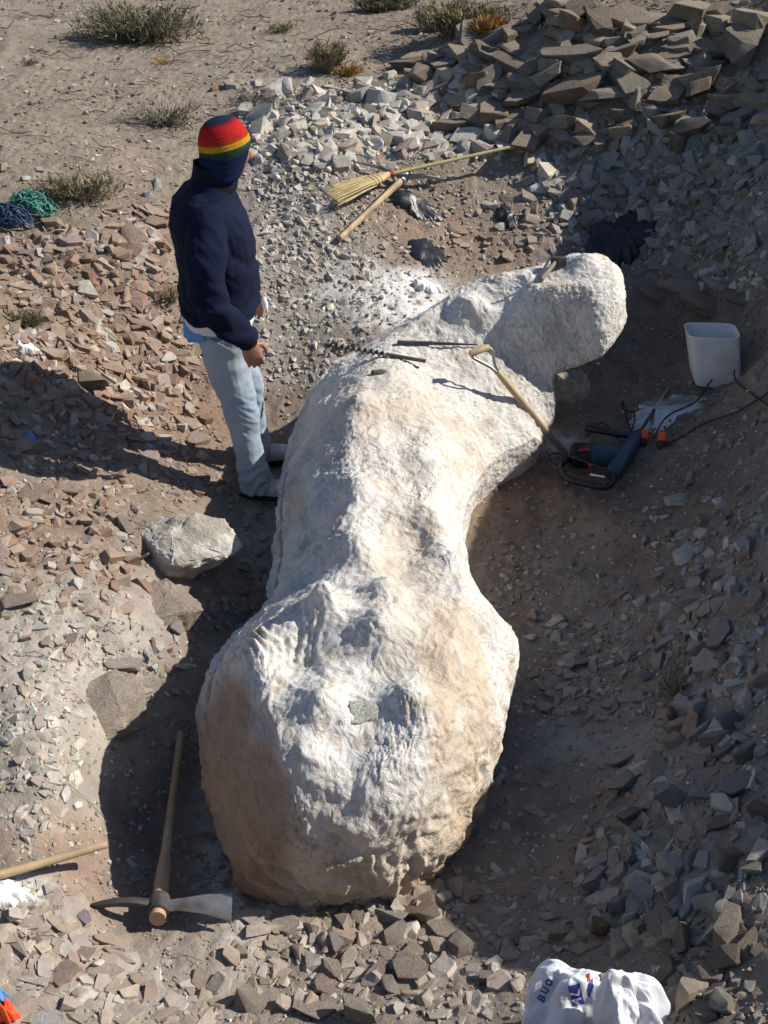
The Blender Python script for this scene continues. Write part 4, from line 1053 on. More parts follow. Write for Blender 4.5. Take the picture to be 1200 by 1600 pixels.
crumple('orange_cloth', 6, 1592, 22, 18, .06, 'orange', 'corner of a bright orange cloth at the lower left edge', 'cloth', 2.9)
crumple('blue_cloth', -6, 1572, 22, 14, .07, 'blue_paper', 'corner of a blue green cloth above the orange one at lower left', 'cloth', 4.9)

def wp(px, py, z): return Vector(at(px, py, z))
def gp(px, py, dz=0.0): return Vector(hit(px, py)) + Vector((0, 0, dz))
def jp(px, py, dz=0.0):
    p, n_ = jhit(px, py); return p + Vector((0, 0, dz))
def bld(root, mb, name, mat, **k): return under(root, mb.build(name, M[mat], **k))

# ---------------------------------------------------------------- mattock
A_, B_ = wp(246, 1436, .075), gp(284, 1158, .035)
mt = empty('mattock', tuple(A_ - Vector((0, 0, .05)))); tag(mt, 'mattock with a long wooden handle lying in the trench at lower left', 'mattock')
d = (B_ - A_).normalized(); sidev = d.cross(Vector((0, 0, 1))).normalized()   # to the right
L_ = (B_ - A_).length
bld(mt, MB().tube([A_ + d * t * L_ for t in (0, .03, .12, .22, .26, .32, .5, .8, 1.0)], [.031, .031, .030, .028, .025, .021, .018, .018, .019], n=16, flat=.8), 'handle', 'ochre_wood')
hc = A_ + d * .045
bld(mt, MB().tube([hc - d * .028, hc - d * .024, hc + d * .026, hc + d * .03], [.037, .041, .041, .037], n=18, flat=.85), 'eye', 'dark_steel')
up = sidev.cross(d).normalized()
pk = MB(); pts = []
tip = wp(142, 1414, .10); ad = wp(362, 1417, .095)
r_ = [(hc + (tip - hc) * t + up * (.018 * math.sin(PI * min(1, t * 1.1)))) for t in (0.1, .35, .6, .8, .93, 1.0)]
pk.tube(r_, [.019, .016, .014, .012, .009, .004], n=8, flat=.8, p=3)
bld(mt, pk, 'pick_point', 'dark_steel')
bl = MB(); a0_ = hc + (ad - hc) * .16
dd = (ad - hc).normalized(); fdir = (Vector((0, 1, 0)) * .75 + Vector((0, 0, 1)) * .5); fdir = (fdir - dd * fdir.dot(dd)).normalized(); td_ = dd.cross(fdir)
rings = []
for t, w_, th in ((0.05, .017, .016), (.3, .018, .011), (.6, .027, .007), (.85, .036, .004), (1.0, .041, .002)):
    rings.append((hc + (ad - hc) * t + up * .012 * math.sin(PI * t), fdir, td_, w_, th))
bl.loft(rings, 12, True, 3.5); bld(mt, bl, 'adze_blade', 'steel')

st = empty('wooden_stick', tuple(wp(60, 1350, .2))); tag(st, 'straight peeled wooden stick reaching over the trench from the left edge', 'stick')
bld(st, MB().tube([wp(-70, 1386, .30), wp(40, 1356, .27), wp(167, 1319, .235)], [.0135, .013, .012], n=12), 'shaft', 'wood')

# ---------------------------------------------------------------- broom and pickaxe
nk = gp(607, 298, .10); he = gp(812, 258, .13); tipc = gp(516, 314, .035)
br = empty('broom', tuple(gp(600, 300))); tag(br, 'straw broom with a green handle lying across the rubble behind the person', 'broom')
bld(br, MB().tube([nk - (he - nk) * .03, nk + (he - nk) * .3, nk + (he - nk) * .7, he], [.0125, .012, .011, .010], n=10), 'handle', 'cane')
bd = (tipc - nk); bL = bd.length; bd.normalize(); bs = Vector((0, 0, 1)).cross(bd).normalized(); bu = bd.cross(bs)
mb = MB()
mb.loft([(nk - bd * .02, bs, bu, .016, .016), (nk + bd * .02, bs, bu, .022, .02), (nk + bd * .06, bs, bu, .045, .022), (nk + bd * .11, bs, bu, .062, .022), (nk + bd * .15, bs, bu, .066, .02)], 16, True, 2.4)
bld(br, mb, 'straw_shoulder', 'straw')
mb = MB(); rg = random.Random(4)
for k in range(260):
    f = rg.uniform(-1, 1); g_ = rg.uniform(-1, 1); ln = bL * rg.uniform(.86, 1.04)
    a = nk + bd * .12 + bs * (.06 * f) + bu * (.018 * g_); b = nk + bd * ln + bs * (.10 * f + rg.uniform(-.008, .008)) + bu * (.028 * g_ - .01)
    mb.tube([a, (a + b) / 2 + bu * rg.uniform(-.004, .004), b], [.0028, .0022, .0012], n=3, cap=False)
bld(br, mb, 'bristles', 'straw'); 
mb = MB()
for t in (.075, .10, .125): 
    wd_ = .052 if t < .08 else .062 if t < .11 else .066
    mb.loft([(nk + bd * (t - .0015), bs, bu, wd_, .0235), (nk + bd * (t + .0015), bs, bu, wd_, .0235)], 16, True, 2.4)
bld(br, mb, 'stitching', 'cane')
bld(br, MB().tube([nk + (he - nk).normalized() * .005, nk + (he - nk).normalized() * .03], .019, n=12), 'red_binding', 'red_cord')
pa, pb = gp(531, 383, .04), gp(634, 290, .06)
pkx = empty('pickaxe', tuple(gp(600, 330))); tag(pkx, 'pickaxe with a thick wooden handle lying under the broom', 'pickaxe')
pd_ = (pb - pa).normalized()
bld(pkx, MB().tube([pa, pa + (pb - pa) * .5, pa + (pb - pa) * .85, pb], [.021, .020, .024, .028], n=12, flat=.8), 'handle', 'wood')
h0 = pb - pd_ * .03
t1, t2 = gp(557, 266, .05), gp(694, 293, .05)
bld(pkx, MB().tube([t1, (t1 + h0) / 2 + Vector((0, 0, .02)), h0 + Vector((0, 0, .01)), (t2 + h0) / 2 + Vector((0, 0, .02)), t2], [.006, .013, .02, .014, .007], n=8, p=3), 'pick_head', 'steel')
bld(pkx, MB().tube([h0 - pd_ * .03, h0 + pd_ * .03], .034, n=12, flat=.8), 'eye', 'steel')

# ---------------------------------------------------------------- tools on the jacket
gA, gB = jp(733, 553, .10), None
gA = jp(733, 558, 0) ; zg = gA.z + .10
g1, g2 = wp(734, 553, zg), wp(764, 542, zg + .01); gc = (g1 + g2) / 2
foot = gp(880, 714, .03)
sp = empty('spade', tuple(foot)); tag(sp, 'D-handled spade leaning on the jacket with its blade in the soil by the rotary hammer', 'spade')
sd = (foot - gc).normalized(); Ls = (foot - gc).length
gd = (g2 - g1).normalized()
bld(sp, MB().tube([g1, g1 + gd * .012, g2 - gd * .012, g2], [.013, .0165, .0165, .013], n=14), 'grip', 'wood')
yk = gc + sd * .15
for e in (g1 + gd * .006, g2 - gd * .006):
    bld(sp, MB().tube(smooth_path([e, e + sd * .03 + (e - gc) * .1, gc + sd * .10 + (e - gc) * .35, yk + (e - gc) * .12, yk + sd * .05 + (e - gc) * .06], 5), .0072, n=8, flat=.7), 'yoke_strap', 'steel')
bld(sp, MB().tube([yk - sd * .01, yk + sd * .1, gc + sd * (Ls - .14), gc + sd * (Ls - .1)], [.014, .0165, .0165, .015], n=14), 'shaft', 'wood')
bld(sp, MB().tube([gc + sd * (Ls - .15), gc + sd * (Ls - .05), foot], [.0175, .017, .022], n=14), 'socket', 'bright_steel')
sdn = Vector((0, 0, 1)).cross(sd).normalized(); su_ = sd.cross(sdn)
bld(sp, MB().loft([(foot - sd * .01, sdn, su_, .03, .012), (foot + sd * .03, sdn, su_, .085, .008), (foot + sd * .15, sdn, su_, .09, .006), (foot + sd * .22, sdn, su_, .06, .003)], 14, True, 4), 'blade', 'dark_steel')
def clear_line(a, b, r, n=30):
    m = max(jdrop(*((a + (b - a) * t).xy)) + r - (a + (b - a) * t).z for t in np.linspace(.02, .98, n))
    return Vector((0, 0, max(0, m)))
# spiral drill
a, b = jp(575, 562, .014), jp(665, 578, .016); a = b + (a - b) * (158 / 91); q_ = clear_line(b + (a - b) * .8, b, .006); a += q_; b += q_
au = empty('auger_bit', tuple(a)); tag(au, 'long spiral drill bit lying on the near shoulder of the jacket', 'drill bit')
u_ = (b - a).normalized(); Lb = (b - a).length
n_ = 110; mb = MB(); ref = u_.orthogonal().normalized(); v_ = u_.cross(ref)
V = []; F = []
for i in range(n_):
    t = i / (n_ - 1); ph = t * 2 * PI * 11
    for k in range(10):
        an = 2 * PI * k / 10
        rr = .0075 + .0095 * max(0, math.cos(an - ph)) ** 2 * min(1, t * 6)
        V.append(a + u_ * (t * Lb * .62) + ref * (rr * math.cos(an)) + v_ * (rr * math.sin(an)))
for i in range(n_ - 1):
    for k in range(10): F.append((i*10+k, i*10+(k+1) % 10, (i+1)*10+(k+1) % 10, (i+1)*10+k))
mb.add(V, F); bld(au, mb, 'flute', 'dark_steel', angle=60)
bld(au, MB().tube([a - u_ * .03, a + u_ * .01], [.003, .007], n=10), 'tip', 'steel')
bld(au, MB().tube([a + u_ * Lb * .6, a + u_ * Lb * .66, a + u_ * Lb], [.009, .0095, .009], n=10), 'shank', 'dark_steel')
a, b = jp(621, 538, .012), jp(746, 542, .012)
q_ = clear_line(a, b, .006); a += q_; b += q_
cb = empty('chisel_bar', tuple(a)); tag(cb, 'slim dark steel chisel bar lying on the jacket beside the spade grip', 'chisel')
bld(cb, MB().tube([a, a + (b-a) * .40, a + (b-a) * .42], [.010, .010, .011], n=8), 'shank', 'dark_steel')
bld(cb, MB().tube([a + (b-a) * .42, a + (b-a) * .7, b], [.011, .008, .003], n=8, flat=.6), 'blade', 'dark_steel')
fr = special_rock('rock_fragment', 0, 0, .062, (1.2, .5, .35), (.22, .21, .20), 'thin dark rock fragment lying in front of the spiral drill bit', 77, cat='rock fragment', world=tuple(jp(592, 584, 0)), rot=.1, sink=.1)
hm = empty('small_hammer', tuple(jp(856, 428))); tag(hm, 'small short-handled hammer resting on the far arm of the jacket', 'hammer')
a, b = jp(846, 440, .012), jp(866, 421, .035)
bld(hm, MB().tube([a, a + (b - a) * .4, b], [.014, .013, .012], n=12, flat=.8), 'handle', 'grey_wood')
c = jp(872, 417, .03); e = wp(860, 401, c.z + .06)
bld(hm, MB().box(c, (.075, .04, .04), Matrix.Rotation(-.2, 3, 'Z')), 'hammer_head', 'dark_steel', bevel=.004)
bld(hm, MB().tube([a + Vector((-.006, .01, .012)), e], [.011, .004], n=8, flat=.5), 'pick_end', 'steel')

# ---------------------------------------------------------------- rotary hammer with its cables
dz = float(hit(950, 720)[2])
def dp(px, py, h): return wp(px, py, dz + h)
rh = empty('rotary_hammer', tuple(gp(940, 735))); tag(rh, 'dark blue rotary hammer with black handles lying on the soil right of the jacket', 'rotary hammer')
b0, b1 = dp(958, 742, .06), dp(994, 684, .075)
bx = (b1 - b0).normalized()
bld(rh, MB().tube([b0 - bx * .005, b0 + bx * .02, b0 + (b1-b0) * .55, b0 + (b1-b0) * .85, b1], [.030, .042, .044, .036, .026], n=20, p=2.6), 'gear_housing', 'blue_plastic')
m0, m1 = dp(965, 712, .07), dp(892, 712, .06); mx_ = (m1 - m0).normalized()
bld(rh, MB().tube([m0, m0 + mx_ * .05, m0 + (m1-m0) * .55, m0 + (m1-m0) * .62], [.045, .052, .055, .053], n=22, p=2.6), 'motor_housing', 'blue_plastic')
bld(rh, MB().tube([m0 + (m1-m0) * .60, m0 + (m1-m0) * .64, m0 + (m1-m0) * .97, m1], [.054, .059, .055, .040], n=22, p=2.6), 'end_cap', 'black_plastic')
mb = MB()
for k in range(6):
    c = m0 + (m1-m0) * (.70 + .045 * k); mb.tube([c - mx_ * .0022, c + mx_ * .0022], .0595, n=22, p=2.6)
bld(rh, mb, 'vent_ribs', 'cable')
bld(rh, MB().tube(smooth_path([m1 + Vector((0, -.01, -.01)), dp(876, 728, .06), dp(886, 747, .05), dp(915, 756, .045), dp(948, 761, .045), b0 + Vector((.005, -.02, -.01)), b0], 7), [.016] * 6 + [.018] * 37, n=12, flat=.8), 'main_handle', 'black_plastic')
bld(rh, MB().tube([dp(922, 741, .075), dp(945, 745, .075)], [.006, .006], n=8), 'trigger', 'bright_steel')
bld(rh, MB().box(dp(913, 703, .122), (.05, .016, .003), Matrix.Rotation(.15, 3, 'Z')), 'maker_print', 'red_print')
bld(rh, MB().box(dp(922, 727, .118), (.018, .012, .006), Matrix.Rotation(.15, 3, 'Z')), 'switch', 'red_print')
bld(rh, MB().tube([b1, b1 + bx * .02, b1 + bx * .05, b1 + bx * .065], [.026, .022, .021, .014], n=18), 'chuck', 'black_plastic')
s1 = dp(914, 668, .10)
bld(rh, MB().tube([b1 + bx * .005, b1 + (s1 - b1) * .3, b1 + (s1-b1) * .38, b1 + (s1-b1) * .45, b1 + (s1-b1) * .95, s1], [.016, .014, .021, .016, .019, .014], n=14), 'side_handle', 'black_plastic')
bt = dp(1046, 604, .07)
bld(rh, MB().tube([b1 + bx * .05, b1 + (bt - b1) * .55], [.009, .009], n=10), 'bit_shank', 'dark_steel')
bld(rh, MB().tube([b1 + (bt - b1) * .52, b1 + (bt - b1) * .97, bt], [.0095, .0095, .003], n=10), 'chisel_bit', 'bright_steel')
def cord(name, pts, r, mat, label=None, cat=None, n=7, root=None, sm_=8):
    o = MB().tube(smooth_path(pts, sm_), r, n=n).build(name, M[mat])
    if root is not None: under(root, o)
    elif label: tag(o, label, cat)
    return o
cord('power_cord', [dp(876, 730, .05), dp(862, 722, .04), dp(858, 712, .05), dp(868, 708, .03), dp(900, 716, .125), dp(950, 735, .12), dp(964, 742, .10)], .004, 'cable', root=rh)
pr = empty('plug_lead', tuple(gp(1005, 690))); tag(pr, 'black lead ending in the left of two orange plugs beside the rotary hammer', 'power lead')
def plug(root, px, py):
    c = gp(px, py, .035); u = Vector((.25, .7, .35)).normalized()
    bld(root, MB().tube([c - u * .028, c - u * .02, c + u * .022, c + u * .03], [.019, .023, .022, .016], n=14, p=3), 'plug_body', 'orange')
    bld(root, MB().tube([c - u * .060, c - u * .05, c - u * .026], [.008, .018, .020], n=14, p=3), 'plug_boot', 'black_plastic')
    bld(root, MB().tube([c + u * .028, c + u * .034], [.012, .011], n=12), 'plug_face', 'black_plastic')
plug(pr, 1005, 690)
cord('cord', [gp(1002, 698, .02), dp(985, 672, .06), gp(970, 650, .09), dp(975, 640, .06), gp(990, 662, .05), dp(975, 690, .03), gp(940, 668, .03), gp(915, 690, .03)], .0045, 'cable', root=pr)
ec = empty('extension_lead', tuple(gp(1035, 690))); tag(ec, 'black extension lead running from the right orange plug up the shaded bank', 'extension lead')
plug(ec, 1033, 694)
cord('cord', [gp(1034, 704, .02), gp(1060, 690, .02), gp(1100, 668, .025), gp(1150, 650, .025), gp(1215, 612, .03)], .0045, 'cable', root=ec)
cord('loose_cable', [gp(1020, 690, .02), gp(1040, 664, .05), gp(1085, 640, .05), gp(1108, 610, .06), dp(1130, 575, .16), dp(1146, 576, .17), gp(1152, 604, .02), gp(1215, 650, .02)], .0045, 'cable', 'thin black cable looping up past the base of the white can', 'cable')

# ---------------------------------------------------------------- white can
bz = float(hit(1118, 606)[2]) + .035; bc = wp(1118, 586, bz)
mb = MB(); yaw = -.05
u = Vector((math.cos(yaw), math.sin(yaw), 0)); v = Vector((-math.sin(yaw), math.cos(yaw), 0))
lean = Vector((-.080, .04, 0))
pr_ = []
for zz, a_, b_ in ((-.03, .118, .074), (0.0, .124, .078), (.012, .127, .080), (.06, .129, .082), (.16, .132, .083), (.235, .134, .085), (.242, .137, .088), (.250, .136, .087)):
    pr_.append((bc + Vector((0, 0, zz)) + lean * (zz / .33), u, v, a_, b_))
for zz, a_, b_ in ((.249, .1315, .0825), (.15, .128, .079), (.01, .120, .074)):
    pr_.append((bc + Vector((0, 0, zz)) + lean * (zz / .33), u, v, a_, b_))
mb.loft(pr_, 48, True, 5)
cn = empty('cut_open_can', tuple(bc)); tag(cn, 'white square plastic can with its top cut off standing at the right', 'plastic can')
bld(cn, mb, 'can_body', 'bucket', angle=60)
bld(cn, MB().box(bc + Vector((0, 0, .024)), (.22, .13, .004), Matrix.Rotation(yaw, 3, 'Z')), 'plaster_residue', 'paper')

# ---------------------------------------------------------------- cord tangle
def tangle(name, px, py, rx, n_, mat, label, seed, h=.08, elong=1.0, dirn=0):
    rg = random.Random(seed); w = Vector(hit(px, py)); rr = rx * float(depth_of(np.array(w[:]))) / FPX
    root = empty(name, tuple(w)); tag(root, label, 'cord tangle')
    for k in range(n_):
        c = w + Vector((rg.uniform(-.6, .6) * rr, rg.uniform(-.35, .35) * rr, 0)); s_ = rg.uniform(.15, .5) * rr; ph = rg.uniform(0, 6.28); P_ = []
        for i in range(9):
            t = ph + i * rg.uniform(.6, .9)
            q = c + Vector((math.cos(t) * s_ * elong + rg.uniform(-.1, .1) * rr, math.sin(t) * s_ * .6, 0))
            q.z = float(H(q.x, q.y)) + .01 + h * rg.uniform(.1, 1) * max(.15, 1 - ((q - w).length / (rr * 1.1)) ** 2); P_.append(q)
        cord('cord_loop', P_, rg.choice((.0028, .0035, .005)), mat, root=root, n=5, sm_=5)
tangle('green_cord_tangle', 52, 332, 46, 34, 'green_cord', 'tangled heap of pale green cord on the sand at the left edge', 5, h=.11)
tangle('blue_cord_tangle', 16, 352, 40, 26, 'blue_cord', 'tangled dark blue cord below the pale green heap at the left edge', 6, h=.10, elong=1.6)

# ---------------------------------------------------------------- plants
def plant(name, px, py, rpx, hfac, label, cat, stem_m, leaf_m, nst, nleaf, seed, spread=1.0, leafsize=.012, droop=.2, group=None, flatten=1.0):
    rg = np.random.default_rng(seed); w = hit(px, py); rr = rpx * float(depth_of(w)) / FPX; hh = rr * hfac
    root = empty(name, tuple(w)); tag(root, label, cat, group)
    sv = []; sf = []; lv = []; lf = []
    for k in range(nst):
        az = rg.uniform(0, 2 * PI); out = rr * spread * rg.uniform(.1, 1) ** .6; top = hh * rg.uniform(.35, 1.0) * math.sqrt(max(.1, 1 - (out / (rr * spread)) ** 2 * .75))
        b = np.array([w[0] + rg.normal() * rr * .16, w[1] + rg.normal() * rr * .16 * flatten, w[2] - .01])
        e = np.array([w[0] + math.cos(az) * out, w[1] + math.sin(az) * out * flatten, w[2] + top]); md = (b + e) / 2 + np.array([0, 0, top * .25]) + rg.normal(size=3) * rr * .08
        pts = []
        for i in range(5):
            t = i / 4; p = (1-t)**2 * b + 2*t*(1-t) * md + t*t * e + rg.normal(size=3) * rr * .012; pts.append(p)
        r0 = rr * .012 + .0012
        for i, p in enumerate(pts):
            r = r0 * (1 - .75 * i / 4)
            for q in range(3):
                a = 2 * PI * q / 3; sv.append(p + np.array([math.cos(a) * r, math.sin(a) * r, 0]))
        n0 = len(sv) - 15
        for i in range(4):
            for q in range(3): sf.append((n0+i*3+q, n0+i*3+(q+1) % 3, n0+(i+1)*3+(q+1) % 3, n0+(i+1)*3+q))
        for j in range(nleaf):
            t = rg.uniform(.3, 1.0); p = (1-t)**2 * b + 2*t*(1-t) * md + t*t * e + rg.normal(size=3) * rr * .045
            dv = rg.normal(size=3) * .7 + np.array([0, 0, .8]) + (e - b) / (np.linalg.norm(e - b) + 1e-6); dv /= np.linalg.norm(dv)
            sd_ = np.cross(dv, rg.normal(size=3)); sd_ /= np.linalg.norm(sd_) + 1e-9
            ls = leafsize * rg.uniform(.5, 1.5)
            n1 = len(lv); lv += [p - sd_ * ls * .16, p + sd_ * ls * .16, p + dv * ls * 1.4 + sd_ * ls * .05, p + dv * ls * 1.4 - sd_ * ls * .05]; lf.append((n1, n1+1, n1+2, n1+3))
    under(root, link('stems', mesh_from('stems', np.array(sv), np.array(sf), M[stem_m])))
    if lv: under(root, link('leaves', mesh_from('leaves', np.array(lv), np.array(lf), M[leaf_m])))
plant('dry_bush', 222, 62, 112, .48, 'big dry grey bush at the top edge left of centre', 'bush', 'twig', 'leaf_grey', 300, 12, 1, leafsize=.03, flatten=.7)
plant('bush', 720, 52, 92, .5, 'green bush with orange tips at the top edge above the stone wall', 'bush', 'twig', 'leaf_olive', 190, 15, 2, leafsize=.03, flatten=.6)
plant('bush', 765, 58, 34, .8, 'orange dried tuft at the right side of the green bush', 'bush', 'leaf_gold', 'leaf_gold', 160, 14, 12, leafsize=.03)
plant('bush', 598, 16, 52, .45, 'low grey bush at the top edge between two larger bushes', 'bush', 'twig', 'leaf_grey', 150, 18, 3, leafsize=.028, flatten=.6)
plant('bush', 512, 112, 38, 1.35, 'small upright yellowish bush above the gravel slope', 'bush', 'twig', 'leaf_olive', 120, 18, 4, leafsize=.02)
plant('bush', 545, 118, 26, .7, 'small ochre tuft right of the upright yellowish bush', 'bush', 'twig', 'leaf_gold', 70, 12, 14, leafsize=.016)
plant('dead_bush', 262, 195, 82, .5, 'dead grey twiggy bush behind the knitted hat', 'bush', 'twig', 'leaf_grey', 110, 3, 5, leafsize=.02, flatten=.7)
plant('bush', 125, 308, 78, .5, 'spreading olive green bush beside the green cord', 'bush', 'twig', 'leaf_olive', 130, 10, 6, leafsize=.02, flatten=.6)
plant('grass_tuft', 35, 508, 42, .5, 'low olive green tuft on the brown left bank', 'plant', 'leaf_olive', 'leaf_olive', 150, 16, 7, leafsize=.012, flatten=.6)
plant('grass_tuft', 268, 470, 22, 1.5, 'thin grass sprigs growing just behind the hips of the person', 'grass tuft', 'leaf_olive', 'grass', 70, 6, 8, leafsize=.012)
plant('grass_tuft', 255, 100, 24, .4, 'tiny yellow tuft on the sand below the big dry bush', 'grass tuft', 'grass', 'leaf_gold', 60, 5, 9, leafsize=.012)
plant('grass_tuft', 440, 50, 30, .4, 'small flat olive tuft on the sand at the top', 'grass tuft', 'twig', 'leaf_olive', 70, 10, 10, leafsize=.016)
plant('dry_grass_clump', 1060, 1085, 50, .5, 'clump of dry grass hanging on the shaded right bank', 'grass tuft', 'twig', 'grass', 60, 3, 11, leafsize=.02)
plant('grass_tuft', 640, 250, 0.01, .5, None, None, 'grass', 'grass', 1, 1, 13) if False else None
plant('grass_tuft', 50, 100, 18, .5, 'tiny dry tuft beside the tyre track', 'grass tuft', 'twig', 'leaf_olive', 40, 5, 15, leafsize=.012)
plant('dead_bush', 400, 165, 60, .35, 'low dead twigs at the upper left rim of the gravel slope', 'bush', 'twig', 'leaf_grey', 110, 4, 16, leafsize=.016)
rg = np.random.default_rng(77); tv = []; tf = []
tp = np.concatenate([np.stack([rg.uniform(0, 640, 240), rg.uniform(0, 330, 240)], -1), np.stack([rg.uniform(640, 1200, 90), rg.uniform(-5, 50, 90)], -1), np.stack([rg.uniform(0, 1200, 150), rg.uniform(350, 1600, 150)], -1)])
W_ = hit(tp[:, 0], tp[:, 1])
for w in W_:
    a = rg.normal(0, .7); ln = rg.uniform(.02, .16) * float(depth_of(w)) / 7; pts = []
    for i in range(5):
        t = i / 4 - .5; a += rg.normal() * .25; x_ = w[0] + math.cos(a) * t * ln * 2; y_ = w[1] + math.sin(a) * t * ln * 1.4; pts.append(np.array([x_, y_, float(H(x_, y_)) + .008 + .02 * abs(rg.normal()) * ln / .1]))
    r = rg.uniform(.001, .0035) * float(depth_of(w)) / 6; n0 = len(tv)
    for p in pts:
        for q in range(3): tv.append(p + np.array([0, math.cos(2*PI*q/3) * r, math.sin(2*PI*q/3) * r]))
    for i in range(4):
        for q in range(3): tf.append((n0+i*3+q, n0+i*3+(q+1) % 3, n0+(i+1)*3+(q+1) % 3, n0+(i+1)*3+q))
tw_ = link('fallen_twigs', mesh_from('fallen_twigs', np.array(tv), np.array(tf), M['twig'])); tag(tw_, 'thin dry twigs and stalks littering the sand and banks', 'twigs', kind='stuff')

# ---------------------------------------------------------------- white sack
sk = empty('white_sack', tuple(hit(925, 1600))); tag(sk, 'crumpled white plastic sack with blue print at the lower right edge', 'sack')
def lobe(name, px, py, rpx, h, mat, seed, skew=(0, 0), ry=.75, parent=sk):
    w = hit(px, py); rr = rpx * float(depth_of(w)) / FPX
    na, nt = 170, 90
    aa, t_ = np.meshgrid(np.linspace(0, 2 * PI, na, endpoint=False), np.linspace(0.004, 1, nt), indexing='ij')
    ph = t_ * PI * .62
    dx_ = np.cos(aa) * np.sin(ph); dy_ = np.sin(aa) * np.sin(ph); dz_ = np.cos(ph)
    q1 = ridged(dx_ * 1.1 + seed, dy_ * 1.1, dz_ * 1.1, 2); q2 = np.abs(pn(dx_ * 2.6 + seed, dy_ * 2.6 + 2, dz_ * 1.6)) * 2; q3 = ridged(dx_ * 4.5 + .6 * q2, dy_ * 4.5, dz_ * 3 + seed, 2)
    k_ = 1 + .32 * creases(np.stack([dx_, dy_, dz_ * .55], -1), seed, 13) + .13 * creases(np.stack([dx_, dy_, dz_], -1) * 2.2, seed + 9, 14)
    Xs = w[0] + dx_ * rr * k_ + skew[0] * dz_; Ys = w[1] + dy_ * rr * ry * k_ + skew[1] * dz_
    Zs = w[2] - .02 + h * (.25 + .75 * dz_ * k_)
    idx = np.arange(na * nt).reshape(na, nt); nx = np.roll(idx, -1, axis=0)
    Fq = np.stack([idx[:, :-1], idx[:, 1:], nx[:, 1:], nx[:, :-1]], -1).reshape(-1, 4).copy()
    Fq = np.concatenate([Fq, np.stack([idx[0:1, 0].repeat(na - 2), idx[1:-1, 0], idx[2:, 0], idx[2:, 0]], -1)[:0]])
    G = np.stack([Xs, Ys, Zs], -1).reshape(-1, 3)
    o = link(name, mesh_from(name, G, Fq, M[mat], smooth=True, angle=24)); under(parent, o)
    return BVHTree.FromPolygons([tuple(v) for v in G], [tuple(int(i) for i in f) for f in Fq])
T1 = lobe('sack_lobe', 872, 1612, 66, .215, 'sack', 1.3, skew=(.015, .05))
T2 = lobe('sack_fold', 985, 1622, 56, .205, 'sack', 4.6, skew=(-.03, .05))
lobe('torn_paper_lining', 942, 1590, 28, .17, 'sack_tan', 6.6, skew=(0, .03))
def decal(name, polys, T, mat, parent, lift=.0025):
    """flat print pressed onto the sack's surface"""
    bm = bmesh.new()
    for poly in polys:
        vs = [bm.verts.new((a, b, 0)) for a, b in poly]
        bm.faces.new(vs)
    bmesh.ops.triangulate(bm, faces=bm.faces)
    for _ in range(3): 
        es = [e for e in bm.edges if e.calc_length() > 3]
        if es: bmesh.ops.subdivide_edges(bm, edges=es, cuts=1); bmesh.ops.triangulate(bm, faces=bm.faces)
    ok = True
    for v in bm.verts:
        dx, dy, dz_ = [float(q) for q in ray(v.co.x, v.co.y)]
        dr = Vector((dx, dy, dz_)).normalized(); r = T.ray_cast(Vector((0, 0, CAMZ)), dr)
        if r[0] is None: v.co = Vector((0, 0, -99)); continue
        v.co = r[0] - dr * lift
    bmesh.ops.delete(bm, geom=[v for v in bm.verts if v.co.z < -50], context='VERTS')
    me = bpy.data.meshes.new(name); bm.to_mesh(me); bm.free(); me.materials.append(M[mat]); under(parent, link(name, me, None))
def glyph(strokes, ox, oy, sx, sy, rot, wdt):
    out = []; ca, sa = math.cos(rot), math.sin(rot)
    for (x1, y1, x2, y2) in strokes:
        L2 = math.hypot((x2-x1)*sx, (y2-y1)*sy) or 1; nx, ny = -(y2-y1)*sy/L2*wdt, (x2-x1)*sx/L2*wdt; ex_, ey_ = (x2-x1)*sx/L2*wdt*.8, (y2-y1)*sy/L2*wdt*.8
        q = [(x1*sx+nx-ex_, y1*sy+ny-ey_), (x2*sx+nx+ex_, y2*sy+ny+ey_), (x2*sx-nx+ex_, y2*sy-ny+ey_), (x1*sx-nx-ex_, y1*sy-ny-ey_)]
        out.append([(ox + a*ca - b*sa, oy + a*sa + b*ca) for a, b in q])
    return out
GA = [(0,1,.5,0),(.5,0,1,1),(.25,.62,.75,.62)]; GL = [(0,0,0,1),(0,1,.8,1)]
GB = [(0,0,0,1),(0,0,.7,.1),(.7,.1,.6,.5),(.6,.5,0,.5),(.6,.5,.8,.8),(.8,.8,0,1)]; GU = [(0,0,.05,.9),(.05,.9,.75,.9),(.75,.9,.8,0)]; GO = [(0,.2,0,.8),(0,.8,.4,1),(.4,1,.8,.8),(.8,.8,.8,.2),(.8,.2,.4,0),(.4,0,0,.2)]
rt = -1.42
decal('print_block', [[(887, 1541), (905, 1537), (914, 1569), (896, 1572)]], T1, 'blue_print', sk)
decal('printed_letters', glyph(GA, 894, 1569, 11, 12, rt, 1.3) + glyph(GL, 892, 1553, 11, 12, rt, 1.3), T1, 'white_print', sk, .005)
rt2 = -1.05
decal('printed_letters', glyph(GB, 840, 1560, 9, 11, rt2, 1.1) + glyph(GU, 845, 1548, 9, 11, rt2, 1.1) + glyph(GO, 851, 1536, 9, 11, rt2, 1.1), T1, 'blue_print', sk)
decal('red_mark', [[(916, 1522), (921, 1520), (923, 1533), (918, 1534)]], T1, 'red_print', sk); decal('blue_mark', [[(920, 1536), (926, 1527), (928, 1541), (921, 1558), (918, 1556)]], T1, 'blue_print', sk)

